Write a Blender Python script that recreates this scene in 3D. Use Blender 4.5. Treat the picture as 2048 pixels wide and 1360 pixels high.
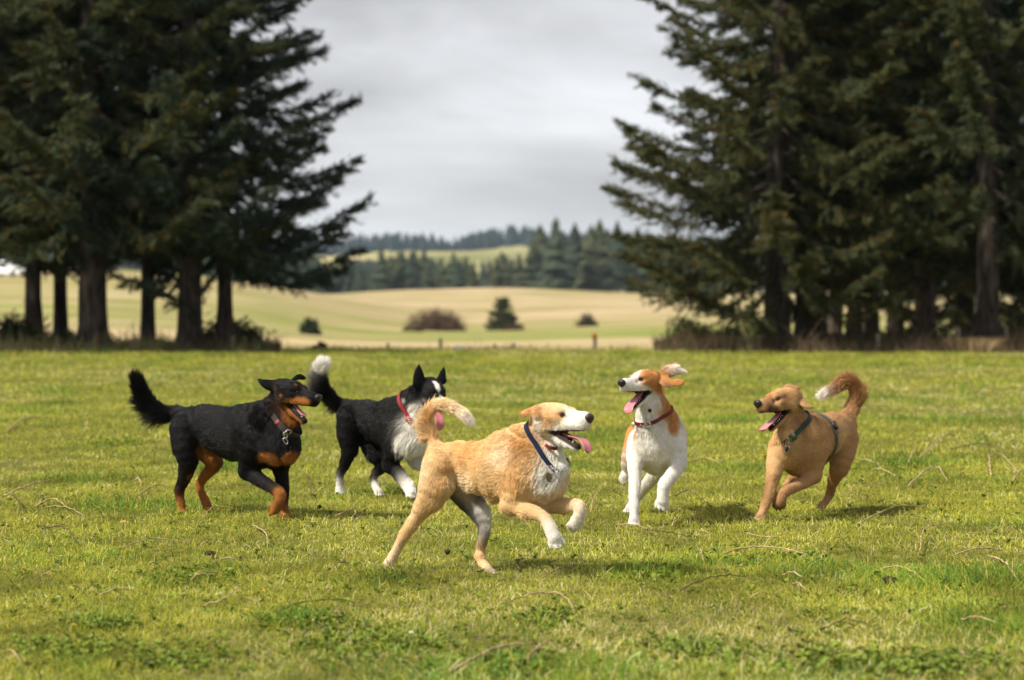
import bpy, bmesh, math, random
import numpy as np
from mathutils import Vector, Matrix

for _o in list(bpy.data.objects):
    bpy.data.objects.remove(_o)
SC = bpy.context.scene
COL = SC.collection
RNG = np.random.default_rng(7)
random.seed(7)

# ---------------------------------------------------------------- camera
W0, H0 = 2048, 1360                      # size of the photograph
FPX = 4836.0                             # 85 mm lens on a 36 mm sensor
CAM_H, HORIZON = 1.163, 575.0
PITCH = math.atan((H0 / 2 - HORIZON) / FPX)
cam = bpy.data.cameras.new('camera')
cam.lens, cam.sensor_width, cam.sensor_fit = 85.0, 36.0, 'HORIZONTAL'
cam.clip_start, cam.clip_end = 0.1, 20000
cam.dof.use_dof = True
cam.dof.focus_distance = 11.0
cam.dof.aperture_fstop = 2.8
cam.dof.aperture_blades = 0
cam_o = bpy.data.objects.new('camera', cam)
COL.objects.link(cam_o)
cam_o.location = (0, 0, CAM_H)
cam_o.rotation_euler = (math.pi / 2 - PITCH, 0, 0)
SC.camera = cam_o


def at(px, py, depth):
    """point seen at photo pixel (px, py) whose distance along +y is depth"""
    dx, dz = (px - W0 / 2) / FPX, -(py - H0 / 2) / FPX
    cp, sp = math.cos(PITCH), math.sin(PITCH)
    y, z = cp + dz * sp, -sp + dz * cp
    s = depth / y
    return np.array((dx * s, depth, CAM_H + z * s))


# ---------------------------------------------------------------- sky and sun
SUN_ELEV, SUN_AZ = math.radians(47), math.radians(-118)   # azimuth from +y, clockwise: from the left, a little behind the camera
wd = bpy.data.worlds.new('World')
SC.world = wd
wd.use_nodes = True
nt = wd.node_tree
nt.nodes.clear()
N = nt.nodes.new
out = N('ShaderNodeOutputWorld')
bg = N('ShaderNodeBackground'); bg.inputs['Strength'].default_value = 0.1
sky = N('ShaderNodeTexSky'); sky.sky_type = 'NISHITA'; sky.sun_disc = False
sky.sun_elevation = SUN_ELEV; sky.sun_rotation = SUN_AZ
bg2 = N('ShaderNodeBackground'); bg2.inputs['Strength'].default_value = 1.0
tc = N('ShaderNodeTexCoord')
mp = N('ShaderNodeMapping'); mp.inputs['Scale'].default_value = (2.0, 2.0, 6.0); mp.inputs['Location'].default_value = (3.1, 1.7, .45)
n1 = N('ShaderNodeTexNoise'); n1.inputs['Scale'].default_value = 2.3; n1.inputs['Detail'].default_value = 7; n1.inputs['Roughness'].default_value = .52
n1.inputs['Distortion'].default_value = .45
cr = N('ShaderNodeValToRGB')
cr.color_ramp.elements[0].position = .34; cr.color_ramp.elements[0].color = (.235, .228, .236, 1)
cr.color_ramp.elements[1].position = .66; cr.color_ramp.elements[1].color = (.575, .58, .60, 1)
e = cr.color_ramp.elements.new(.5); e.color = (.385, .38, .39, 1)
ms = N('ShaderNodeMixShader'); ms.inputs[0].default_value = .93   # heavy cloud cover
L = nt.links.new
L(tc.outputs['Generated'], mp.inputs['Vector']); L(mp.outputs[0], n1.inputs['Vector'])
L(n1.outputs['Fac'], cr.inputs[0]); L(cr.outputs[0], bg2.inputs['Color'])
L(sky.outputs[0], bg.inputs['Color']); L(bg.outputs[0], ms.inputs[1]); L(bg2.outputs[0], ms.inputs[2])
L(ms.outputs[0], out.inputs['Surface'])

sun = bpy.data.lights.new('sun', 'SUN')
sun.energy, sun.angle, sun.color = 4.1, math.radians(5.0), (1.0, .94, .82)
sun_o = bpy.data.objects.new('sun', sun)
COL.objects.link(sun_o)
_sd = Vector((math.sin(SUN_AZ) * math.cos(SUN_ELEV), math.cos(SUN_AZ) * math.cos(SUN_ELEV), math.sin(SUN_ELEV)))
sun_o.rotation_euler = _sd.to_track_quat('Z', 'Y').to_euler()
sun_o.location = (-8, -6, 12)

SC.view_settings.view_transform = 'Standard'
SC.view_settings.look = 'None'
SC.view_settings.gamma = 1.0
SC.view_settings.exposure = 0.85
SC.cycles.max_bounces = 6
SC.cycles.diffuse_bounces = 3
SC.cycles.glossy_bounces = 2
SC.cycles.transmission_bounces = 3
SC.cycles.transparent_max_bounces = 8
SC.cycles.volume_bounces = 1


# ---------------------------------------------------------------- helpers
def rot_noise_hash(ix, iy, iz, seed):
    h = (ix.astype(np.int64) * 374761393 + iy.astype(np.int64) * 668265263 + iz.astype(np.int64) * 2147483647 + seed * 974634541) & 0xffffffff
    h = ((h ^ (h >> 13)) * 1274126177) & 0xffffffff
    h = h ^ (h >> 16)
    return (h & 0xffff).astype(np.float64) / 65535.0


def vnoise(p, scale=1.0, seed=0):
    """value noise in -1..1 at points p (n,3)"""
    q = np.asarray(p, float) * scale
    i = np.floor(q).astype(np.int64)
    f = q - i
    f = f * f * (3 - 2 * f)
    r = 0
    for dx in (0, 1):
        wx = f[:, 0] if dx else 1 - f[:, 0]
        for dy in (0, 1):
            wy = f[:, 1] if dy else 1 - f[:, 1]
            for dz in (0, 1):
                wz = f[:, 2] if dz else 1 - f[:, 2]
                r = r + wx * wy * wz * rot_noise_hash(i[:, 0] + dx, i[:, 1] + dy, i[:, 2] + dz, seed)
    return r * 2 - 1


def fnoise(p, scale, seed=0, octaves=3):
    r, a, t = 0, 1.0, 0
    for o in range(octaves):
        r = r + a * vnoise(p, scale * 2 ** o, seed + o * 17)
        t += a
        a *= .5
    return r / t


def unit(v):
    v = np.asarray(v, float)
    return v / (np.linalg.norm(v, axis=-1, keepdims=True) + 1e-12)


def new_mat(name, rough=.6, spec=.3, color=(.5, .5, .5), attr=None, **kw):
    m = bpy.data.materials.new(name)
    m.use_nodes = True
    b = m.node_tree.nodes['Principled BSDF']
    b.inputs['Roughness'].default_value = rough
    b.inputs['Specular IOR Level'].default_value = spec
    b.inputs['Base Color'].default_value = (*color, 1)
    for k, v in kw.items():
        b.inputs[k].default_value = v
    if attr:
        a = m.node_tree.nodes.new('ShaderNodeAttribute')
        a.attribute_name = attr
        m.node_tree.links.new(a.outputs['Color'], b.inputs['Base Color'])
    return m


def node_mat(name):
    m = new_mat(name)
    t = m.node_tree
    return m, t, t.nodes['Principled BSDF'], t.nodes.new, t.links.new


def mesh_np(name, verts, faces, mat=None, parent=None, colors=None, smooth=True):
    """faces: array (n,3)/(n,4) or list of arrays of different width"""
    fl = faces if isinstance(faces, list) else [faces]
    fl = [np.asarray(f, np.int32) for f in fl if len(f)]
    me = bpy.data.meshes.new(name)
    verts = np.asarray(verts, np.float32)
    me.vertices.add(len(verts))
    me.vertices.foreach_set('co', verts.ravel())
    tot = np.concatenate([np.full(len(f), f.shape[1], np.int32) for f in fl])
    idx = np.concatenate([f.ravel() for f in fl])
    me.loops.add(len(idx))
    me.loops.foreach_set('vertex_index', idx)
    me.polygons.add(len(tot))
    st = np.zeros(len(tot), np.int32)
    st[1:] = np.cumsum(tot)[:-1]
    me.polygons.foreach_set('loop_start', st)
    me.polygons.foreach_set('loop_total', tot)
    me.polygons.foreach_set('use_smooth', np.full(len(tot), smooth))
    me.update(calc_edges=True)
    if colors is not None:
        a = me.color_attributes.new('Col', 'FLOAT_COLOR', 'POINT')
        c = np.ones((len(verts), 4), np.float32)
        c[:, :3] = colors
        a.data.foreach_set('color', c.ravel())
    if mat:
        me.materials.append(mat)
    o = bpy.data.objects.new(name, me)
    COL.objects.link(o)
    if parent:
        put_under(o, parent)
    return o


def put_under(o, parent):
    """make o a part of parent and leave it where it stands"""
    o.parent = parent
    o.matrix_parent_inverse = world_of(parent).inverted()


def world_of(p):
    m = Matrix.LocRotScale(p.location, p.rotation_euler, p.scale)
    if p.parent:
        m = world_of(p.parent) @ p.matrix_parent_inverse @ m
    return m


def tag(o, label=None, cat=None, group=None, kind=None):
    for k, v in (('label', label), ('category', cat), ('group', group), ('kind', kind)):
        if v:
            o[k] = v
    return o


def empty(name, loc, label=None, cat=None, group=None):
    o = bpy.data.objects.new(name, None)
    o.empty_display_size = .1
    COL.objects.link(o)
    o.location = tuple(float(x) for x in loc)
    return tag(o, label, cat, group)


def curves_np(name, pts, radius, mat, parent=None, colors=None):
    """pts (n, k, 3), radius (k,) or (n, k); one hair curves object"""
    n, k = pts.shape[:2]
    hc = bpy.data.hair_curves.new(name)
    hc.add_curves([k] * n)
    hc.attributes['position'].data.foreach_set('vector', pts.astype(np.float32).ravel())
    ra = hc.attributes.get('radius') or hc.attributes.new('radius', 'FLOAT', 'POINT')
    ra.data.foreach_set('value', np.ascontiguousarray(np.broadcast_to(radius, (n, k)), np.float32).ravel())
    if colors is not None:
        ca = hc.attributes.new('Col', 'FLOAT_COLOR', 'POINT')
        c = np.ones((n, k, 4), np.float32)
        c[..., :3] = colors
        ca.data.foreach_set('color', c.ravel())
    hc.materials.append(mat)
    o = bpy.data.objects.new(name, hc)
    COL.objects.link(o)
    if parent:
        put_under(o, parent)
    return o


def tube_np(path, radii, nseg=8, flat=None, cap=True):
    """lofted tube along path; flat=(axis vectors (n,3), squash) makes the section an ellipse"""
    path = np.asarray(path, float)
    n = len(path)
    radii = np.broadcast_to(radii, (n,)).astype(float)
    tan = unit(np.gradient(path, axis=0))
    ref = np.array((0, 0, 1.)) if abs(tan[0][2]) < .9 else np.array((1., 0, 0))
    vs = []
    u = unit(np.cross(tan[0], ref))
    for i in range(n):
        u = unit(u - tan[i] * (u @ tan[i]))
        w = np.cross(tan[i], u)
        a = np.arange(nseg) / nseg * 2 * math.pi
        ring = path[i] + radii[i] * (np.cos(a)[:, None] * u + np.sin(a)[:, None] * w)
        vs.append(ring)
    v = np.concatenate(vs)
    f = []
    for i in range(n - 1):
        for j in range(nseg):
            f.append((i * nseg + j, i * nseg + (j + 1) % nseg, (i + 1) * nseg + (j + 1) % nseg, (i + 1) * nseg + j))
    tri = []
    if cap:
        v = np.concatenate([v, path[:1], path[-1:]])
        c0, c1 = n * nseg, n * nseg + 1
        for j in range(nseg):
            tri.append((c0, (j + 1) % nseg, j))
            tri.append((c1, (n - 1) * nseg + j, (n - 1) * nseg + (j + 1) % nseg))
    return v, [np.array(f), np.array(tri)] if tri else [np.array(f)]


def spline(pts, n):
    """Catmull-Rom through rows of pts (any width)"""
    p = np.asarray(pts, float)
    p = np.concatenate([[2 * p[0] - p[1]], p, [2 * p[-1] - p[-2]]])
    t = np.linspace(0, len(p) - 3 - 1e-9, n)
    i = np.floor(t).astype(int)
    f = (t - i)[:, None]
    a, b, c, d = p[i], p[i + 1], p[i + 2], p[i + 3]
    return .5 * (2 * b + (c - a) * f + (2 * a - 5 * b + 4 * c - d) * f ** 2 + (3 * b - a - 3 * c + d) * f ** 3)


# ---------------------------------------------------------------- the land: one sheet from behind the camera to the far ridge
FIELD_END = 43.5
_cols = np.array([-2500, -600, 0, 200, 400, 500, 600, 650, 740, 860, 1000, 1040, 1100, 1270, 1400, 1700, 2100, 2700, 4600.])
_rows = {   # photo row of the ground at each distance, along the columns above
    44:   [703] * 19,
    60:   [697, 697, 697, 697, 697, 697, 697, 697, 697, 697, 697, 697, 697, 697, 697, 697, 697, 697, 697],
    100:  [676, 676, 676, 676, 678, 682, 686, 688, 690, 690, 688, 688, 686, 684, 682, 682, 682, 682, 682],
    170:  [618, 618, 618, 622, 634, 645, 658, 665, 672, 676, 674, 673, 670, 664, 660, 656, 652, 648, 645],
    260:  [545, 541, 541, 543, 554, 566, 590, 603, 628, 648, 652, 650, 646, 638, 632, 628, 622, 615, 610],
    420:  [546, 546, 546, 548, 560, 572, 588, 590, 585, 581, 579, 579, 581, 590, 598, 602, 602, 600, 600],
    520:  [556, 556, 556, 558, 570, 582, 594, 594, 588, 584, 582, 582, 584, 593, 600, 606, 606, 602, 600],
    800:  [585] * 19,
    1100: [565, 565, 565, 565, 565, 565, 565, 565, 563, 560, 560, 560, 560, 560, 560, 560, 560, 560, 560],
    1350: [540, 540, 540, 540, 540, 540, 540, 538, 534, 534, 540, 544, 548, 552, 552, 552, 550, 545, 540],
    1600: [530, 530, 530, 528, 524, 520, 516, 514, 508, 502, 503, 505, 508, 516, 520, 520, 520, 520, 520],
    1800: [532, 532, 532, 530, 526, 522, 518, 516, 510, 505, 506, 508, 511, 519, 523, 523, 523, 523, 523],
    2300: ([-2500, 0, 600, 720, 800, 850, 905, 940, 1000, 1040, 1100, 1270, 1500, 4600], [508, 508, 510, 506, 498, 503, 522, 499, 491, 478, 497, 510, 508, 508]),
    2800: [520] * 19,
    4200: [540] * 19,
}
_deps = np.array(sorted(_rows))


def _cubic_w(t):
    return t * t * (3 - 2 * t)


def ground_z(x, y):
    x, y = np.asarray(x, float), np.asarray(y, float)
    yy = np.maximum(y, 44.)
    px = np.clip(1024 + FPX * x / yy, _cols[0], _cols[-1])
    z_at = []
    for i, d in enumerate(_deps):
        row = 0
        cx, rw = _rows[d] if isinstance(_rows[d], tuple) else (_cols, _rows[d])
        for sh in (-2, -1, 0, 1, 2):
            row = row + np.interp(px + sh * (30 if d < 900 else 8), cx, rw) / 5
        z_at.append(CAM_H - (row - HORIZON) / FPX * d)
    z_at = np.array(z_at)
    z_at[0] = 0
    k = np.clip(np.searchsorted(_deps, yy) - 1, 0, len(_deps) - 2)
    t = np.clip((yy - _deps[k]) / (_deps[k + 1] - _deps[k]), 0, 1)
    ar = np.arange(k.size).reshape(k.shape)
    zf = z_at.reshape(len(_deps), -1)
    zz = zf[k.ravel(), ar.ravel()] * (1 - t.ravel()) + zf[k.ravel() + 1, ar.ravel()] * t.ravel()
    zz = zz.reshape(y.shape)
    p = np.stack([x.ravel(), y.ravel(), 0 * x.ravel()], 1)
    near = np.clip((y - 4) / 20, 0.25, 1) * .02
    b = (fnoise(p, .9, 3, 2)).reshape(y.shape) * near
    far = np.clip((y - 90) / 150, 0, 1) * .75
    b = b + fnoise(p, .022, 9, 3).reshape(y.shape) * far
    return np.where(y < 44, 0, zz) + b


def on_ground(px, py):
    """where the ray through a photo pixel meets the near field"""
    dx, dz = (px - W0 / 2) / FPX, -(py - H0 / 2) / FPX
    z = -math.sin(PITCH) + dz * math.cos(PITCH)
    y = math.cos(PITCH) + dz * math.sin(PITCH)
    s = CAM_H / -z
    return np.array((dx * s, y * s, 0.))


def land():
    ys = np.concatenate([np.linspace(-25, 4, 20), np.linspace(4.2, 50, 230), 50 * (84.0 ** np.linspace(0.004, 1, 250))])
    a = np.concatenate([np.linspace(-1.5, -.30, 40)[:-1], np.linspace(-.30, .30, 221), np.linspace(.30, 1.5, 40)[1:]])
    Y, A = np.meshgrid(ys, a, indexing='ij')
    X = A * (np.maximum(Y, 0) + 14)
    Z = ground_z(X, Y)
    v = np.stack([X.ravel(), Y.ravel(), Z.ravel()], 1)
    ny, nx = len(ys), len(a)
    i, j = np.meshgrid(np.arange(ny - 1), np.arange(nx - 1), indexing='ij')
    f = np.stack([i * nx + j, i * nx + j + 1, (i + 1) * nx + j + 1, (i + 1) * nx + j], -1).reshape(-1, 4)
    m, t, b, NN, LK = node_mat('meadow_ground')
    geo = NN('ShaderNodeNewGeometry')
    sep = NN('ShaderNodeSeparateXYZ'); LK(geo.outputs['Position'], sep.inputs[0])

    def noise(scale, sx=1., sy=1., detail=4, rough=.55):
        mp_ = NN('ShaderNodeMapping'); mp_.inputs['Scale'].default_value = (sx, sy, 1)
        LK(geo.outputs['Position'], mp_.inputs['Vector'])
        n_ = NN('ShaderNodeTexNoise'); n_.inputs['Scale'].default_value = scale; n_.inputs['Detail'].default_value = detail; n_.inputs['Roughness'].default_value = rough
        LK(mp_.outputs[0], n_.inputs['Vector'])
        return n_.outputs['Fac']

    def ramp(fac, stops):
        r_ = NN('ShaderNodeValToRGB')
        el = r_.color_ramp.elements
        el[0].position, el[0].color = stops[0][0], (*stops[0][1], 1)
        el[1].position, el[1].color = stops[-1][0], (*stops[-1][1], 1)
        for p_, c_ in stops[1:-1]:
            e_ = el.new(p_); e_.color = (*c_, 1)
        LK(fac, r_.inputs[0])
        return r_.outputs[0]

    def mix(fac, a_, b_):
        x_ = NN('ShaderNodeMix'); x_.data_type = 'RGBA'
        LK(fac, x_.inputs['Factor']); LK(a_, x_.inputs['A']); LK(b_, x_.inputs['B'])
        return x_.outputs['Result']

    def step(lo, hi, jitter=None, amp=0.):
        src = sep.outputs['Y']
        if jitter is not None:
            mm = NN('ShaderNodeMath'); mm.operation = 'MULTIPLY_ADD'; mm.inputs[1].default_value = amp; LK(jitter, mm.inputs[0]); LK(src, mm.inputs[2])
            src = mm.outputs[0]
        r_ = NN('ShaderNodeMapRange'); r_.inputs['From Min'].default_value = lo; r_.inputs['From Max'].default_value = hi
        LK(src, r_.inputs['Value'])
        return r_.outputs['Result']

    lawn = mix(noise(1.6, 1, .55, 3), ramp(noise(9, 1, .7, 5, .7), [(.34, (.035, .042, .009)), (.5, (.11, .118, .02)), (.68, (.27, .235, .06))]),
               ramp(noise(14, 1, .8, 5, .7), [(.34, (.045, .06, .010)), (.52, (.15, .155, .025)), (.7, (.31, .26, .085))]))
    verge = ramp(noise(2.5, 1, 1, 5), [(.35, (.13, .11, .045)), (.55, (.25, .20, .09)), (.75, (.36, .28, .14))])
    meadow = mix(noise(.022, .6, 1.0, 3), ramp(noise(.06, .55, 1.1, 7, .68), [(.37, (.14, .165, .034)), (.45, (.24, .21, .08)), (.52, (.37, .28, .155)), (.70, (.46, .36, .23))]), ramp(noise(.11, .4, 1.2, 7, .7), [(.38, (.17, .18, .05)), (.48, (.33, .255, .135)), (.66, (.49, .385, .255))]))
    hill = ramp(noise(.012, 1, 1, 5), [(.38, (.15, .155, .055)), (.50, (.26, .235, .10)), (.64, (.37, .30, .16))])
    straw = ramp(noise(.6, 1, 1, 4), [(.3, (.34, .25, .13)), (.7, (.48, .37, .21))])
    c = mix(step(FIELD_END + .8, FIELD_END + 2.6, noise(.8), 2.0), lawn, verge)
    c = mix(step(50, 58, noise(.3), 8.0), c, meadow)
    # a band of pale mown straw in the dip
    up, dn = step(96, 108, noise(.05), 30.0), step(128, 140, noise(.05), 30.0)
    sub = NN('ShaderNodeMath'); sub.operation = 'SUBTRACT'; LK(up, sub.inputs[0]); LK(dn, sub.inputs[1])
    c = mix(sub.outputs[0], c, straw)
    # green in the hollow where the bushes stand
    gu, gd = step(128, 150, noise(.04), 25.0), step(205, 260, noise(.04), 40.0)
    gs = NN('ShaderNodeMath'); gs.operation = 'SUBTRACT'; LK(gu, gs.inputs[0]); LK(gd, gs.inputs[1])
    gm = NN('ShaderNodeMath'); gm.operation = 'MULTIPLY'; LK(gs.outputs[0], gm.inputs[0])
    gn = NN('ShaderNodeMapRange'); gn.inputs['From Min'].default_value = .36; gn.inputs['From Max'].default_value = .56; LK(noise(.05, .5, 1.2, 5, .65), gn.inputs['Value'])
    LK(gn.outputs['Result'], gm.inputs[1])
    c = mix(gm.outputs[0], c, ramp(noise(.3, .6, 1, 4), [(.3, (.13, .165, .03)), (.7, (.25, .25, .07))]))
    c = mix(step(600, 900), c, hill)
    LK(c, b.inputs['Base Color'])
    b.inputs['Roughness'].default_value = .95
    b.inputs['Specular IOR Level'].default_value = .05
    bp = NN('ShaderNodeBump'); bp.inputs['Strength'].default_value = .6; bp.inputs['Distance'].default_value = .05
    LK(noise(18, 1, 1, 5, .7), bp.inputs['Height']); LK(bp.outputs[0], b.inputs['Normal'])
    o = mesh_np('ground', v, f, m)
    tag(o, kind='structure')


land()

# ---------------------------------------------------------------- grass
def leaf_mat(name, trans=.3, rough=.6, spec=.25):
    m = bpy.data.materials.new(name)
    m.use_nodes = True
    t = m.node_tree
    b = t.nodes['Principled BSDF']
    a = t.nodes.new('ShaderNodeAttribute'); a.attribute_name = 'Col'
    b.inputs['Roughness'].default_value = rough
    b.inputs['Specular IOR Level'].default_value = spec
    tr = t.nodes.new('ShaderNodeBsdfTranslucent')
    mx = t.nodes.new('ShaderNodeMixShader'); mx.inputs[0].default_value = trans
    t.links.new(a.outputs['Color'], b.inputs['Base Color'])
    t.links.new(a.outputs['Color'], tr.inputs['Color'])
    t.links.new(b.outputs[0], mx.inputs[1]); t.links.new(tr.outputs[0], mx.inputs[2])
    t.links.new(mx.outputs[0], t.nodes['Material Output'].inputs['Surface'])
    return m


M_GRASS = leaf_mat('grass_blades', .32)
TUFTS = []          # (x, y, radius, strength): lush darker tufts, those at the paws added, their dark green as contact shade
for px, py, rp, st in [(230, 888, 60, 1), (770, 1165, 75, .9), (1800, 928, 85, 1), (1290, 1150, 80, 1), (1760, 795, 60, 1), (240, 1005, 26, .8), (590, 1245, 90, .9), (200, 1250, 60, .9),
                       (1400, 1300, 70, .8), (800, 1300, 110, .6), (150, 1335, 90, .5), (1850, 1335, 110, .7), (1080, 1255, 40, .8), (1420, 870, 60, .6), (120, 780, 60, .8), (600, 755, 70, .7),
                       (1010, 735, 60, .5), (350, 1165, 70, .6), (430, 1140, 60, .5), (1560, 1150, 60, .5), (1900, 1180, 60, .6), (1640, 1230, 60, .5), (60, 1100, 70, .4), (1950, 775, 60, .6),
                       (1267, 1064, 22, .45), (575, 1052, 22, .45), (362, 1032, 20, .45), (412, 1026, 20, .45), (680, 998, 18, .45), (757, 998, 18, .45), (824, 1004, 18, .45), (778, 1146, 26, .45), (992, 1158, 28, .45), (1520, 1054, 22, .45), (1640, 1030, 20, .45), (1250, 1036, 18, .45)]:  # this row is added at the paws, darkening the grass like contact shade
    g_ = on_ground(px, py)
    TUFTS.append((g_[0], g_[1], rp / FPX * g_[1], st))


def grass(name, y0, y1, dens, wid, hgt, seed, lab):
    rng = np.random.default_rng(seed)
    hw = lambda y: .2118 * y + (1.2 if y0 < 14 else 2.4)
    n = int((y1 - y0) * (hw(y0) + hw(y1)) * dens)
    t = rng.random(n)
    A, Bq = hw(y0), hw(y1)
    u = (np.sqrt(A * A + t * (Bq * Bq - A * A)) - A) / (Bq - A)
    y = y0 + u * (y1 - y0)
    x = (rng.random(n) * 2 - 1) * hw(y)
    p2 = np.stack([x, y, 0 * x], 1)
    n1_ = fnoise(p2, 1.1, seed, 3)
    n2_ = fnoise(p2 * np.array((1, .6, 1)), .45, seed + 5, 3)
    n3_ = fnoise(p2, 5.5, seed + 9, 2)
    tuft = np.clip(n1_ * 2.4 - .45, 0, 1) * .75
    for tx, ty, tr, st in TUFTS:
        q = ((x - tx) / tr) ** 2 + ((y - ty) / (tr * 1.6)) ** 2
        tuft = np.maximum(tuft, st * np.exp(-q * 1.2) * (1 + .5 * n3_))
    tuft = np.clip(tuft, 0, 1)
    keep = rng.random(n) < np.clip(.72 + .3 * n3_ + .3 * tuft - .25 * np.clip(n2_, 0, 1), .2, 1)
    x, y, n1_, n2_, n3_, tuft = [q[keep] for q in (x, y, n1_, n2_, n3_, tuft)]
    n = len(x)
    h = hgt * np.exp(rng.normal(0, .38, n)) * (1 + 1.1 * tuft) * (1 - .25 * np.clip(n2_, 0, 1))
    az = rng.random(n) * 2 * math.pi
    lean = np.abs(rng.normal(.48, .28, n))
    dx, dy = np.cos(az) * lean, np.sin(az) * lean
    base = np.stack([x, y, ground_z(x, y) - .004], 1)
    pts = np.zeros((n, 4, 3))
    for k, s_ in enumerate((0, .4, .75, 1.0)):
        b_ = s_ ** 1.7
        pts[:, k, 0] = base[:, 0] + dx * h * b_
        pts[:, k, 1] = base[:, 1] + dy * h * b_
        pts[:, k, 2] = base[:, 2] + h * (s_ - .42 * lean * s_ * s_)
    r_ = rng.random(n)
    lush, yel, dry, dark = np.array((.205, .258, .028)), np.array((.43, .395, .052)), np.array((.58, .50, .24)), np.array((.085, .175, .020))
    w_dry = np.clip(.05 + .60 * np.clip(n2_ + .05, 0, 1) + .15 * n3_ - .35 * tuft, .015, .7)
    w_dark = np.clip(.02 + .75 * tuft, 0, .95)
    col = np.where((r_ < w_dry)[:, None], dry, lush + (yel - lush) * np.clip(rng.normal(.55, .3, n) + .35 * n1_ * -1, 0, 1)[:, None])
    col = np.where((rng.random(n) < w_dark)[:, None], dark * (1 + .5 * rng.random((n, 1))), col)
    n4_ = fnoise(np.stack([x, y * .7, 0 * x], 1), 2.6, seed + 33, 3)
    col = col * np.clip(rng.normal(1, .24, (n, 1)), .45, 1.7) * np.clip(1 + .55 * n4_ + .35 * n3_, .45, 1.7)[:, None]
    moss = np.clip(n4_ * 2 - .7, 0, 1)[:, None]
    col = col * (1 - .5 * moss) + np.array((.40, .36, .035)) * .5 * moss
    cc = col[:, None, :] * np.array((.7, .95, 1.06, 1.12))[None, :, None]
    rad = wid * np.array((.9, 1.0, .75, .12))[None, :] * np.clip(rng.normal(1, .25, (n, 1)), .5, 1.7)
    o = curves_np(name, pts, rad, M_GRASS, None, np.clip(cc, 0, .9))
    tag(o, lab, 'grass', None, 'stuff')


grass('grass', 6.2, 10.0, 7000, .00105, .023, 71, 'short yellow green grass in the foreground')
grass('grass', 10.0, 16.0, 3200, .0014, .024, 72, 'short grass under and around the running dogs')
grass('grass', 16.0, 26.0, 900, .0024, .027, 73, 'short grass in the middle of the field')
grass('grass', 26.0, 45.5, 230, .0046, .032, 74, 'short grass at the far end of the field')


# ---------------------------------------------------------------- conifers
def bark_mat(name, c0, c1):
    m, t, b, NN, LK = node_mat(name)
    tc_ = NN('ShaderNodeTexCoord')
    mp_ = NN('ShaderNodeMapping'); mp_.inputs['Scale'].default_value = (9, 9, 2.2)
    n_ = NN('ShaderNodeTexNoise'); n_.inputs['Scale'].default_value = 1.5; n_.inputs['Detail'].default_value = 6
    r_ = NN('ShaderNodeValToRGB'); r_.color_ramp.elements[0].color = (*c0, 1); r_.color_ramp.elements[1].color = (*c1, 1)
    r_.color_ramp.elements[0].position = .35; r_.color_ramp.elements[1].position = .7
    LK(tc_.outputs['Object'], mp_.inputs['Vector']); LK(mp_.outputs[0], n_.inputs['Vector']); LK(n_.outputs['Fac'], r_.inputs[0]); LK(r_.outputs[0], b.inputs['Base Color'])
    bp = NN('ShaderNodeBump'); bp.inputs['Strength'].default_value = .9; bp.inputs['Distance'].default_value = .04
    LK(n_.outputs['Fac'], bp.inputs['Height']); LK(bp.outputs[0], b.inputs['Normal'])
    b.inputs['Roughness'].default_value = .95; b.inputs['Specular IOR Level'].default_value = .08
    return m


M_BARK = bark_mat('bark_grey_brown', (.022, .017, .015), (.085, .067, .058))
M_NEEDLE = leaf_mat('conifer_needles', .12, .7, .12)
M_LEAF = leaf_mat('shrub_leaves', .25, .6, .2)
TREE_MESH = {}


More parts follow.
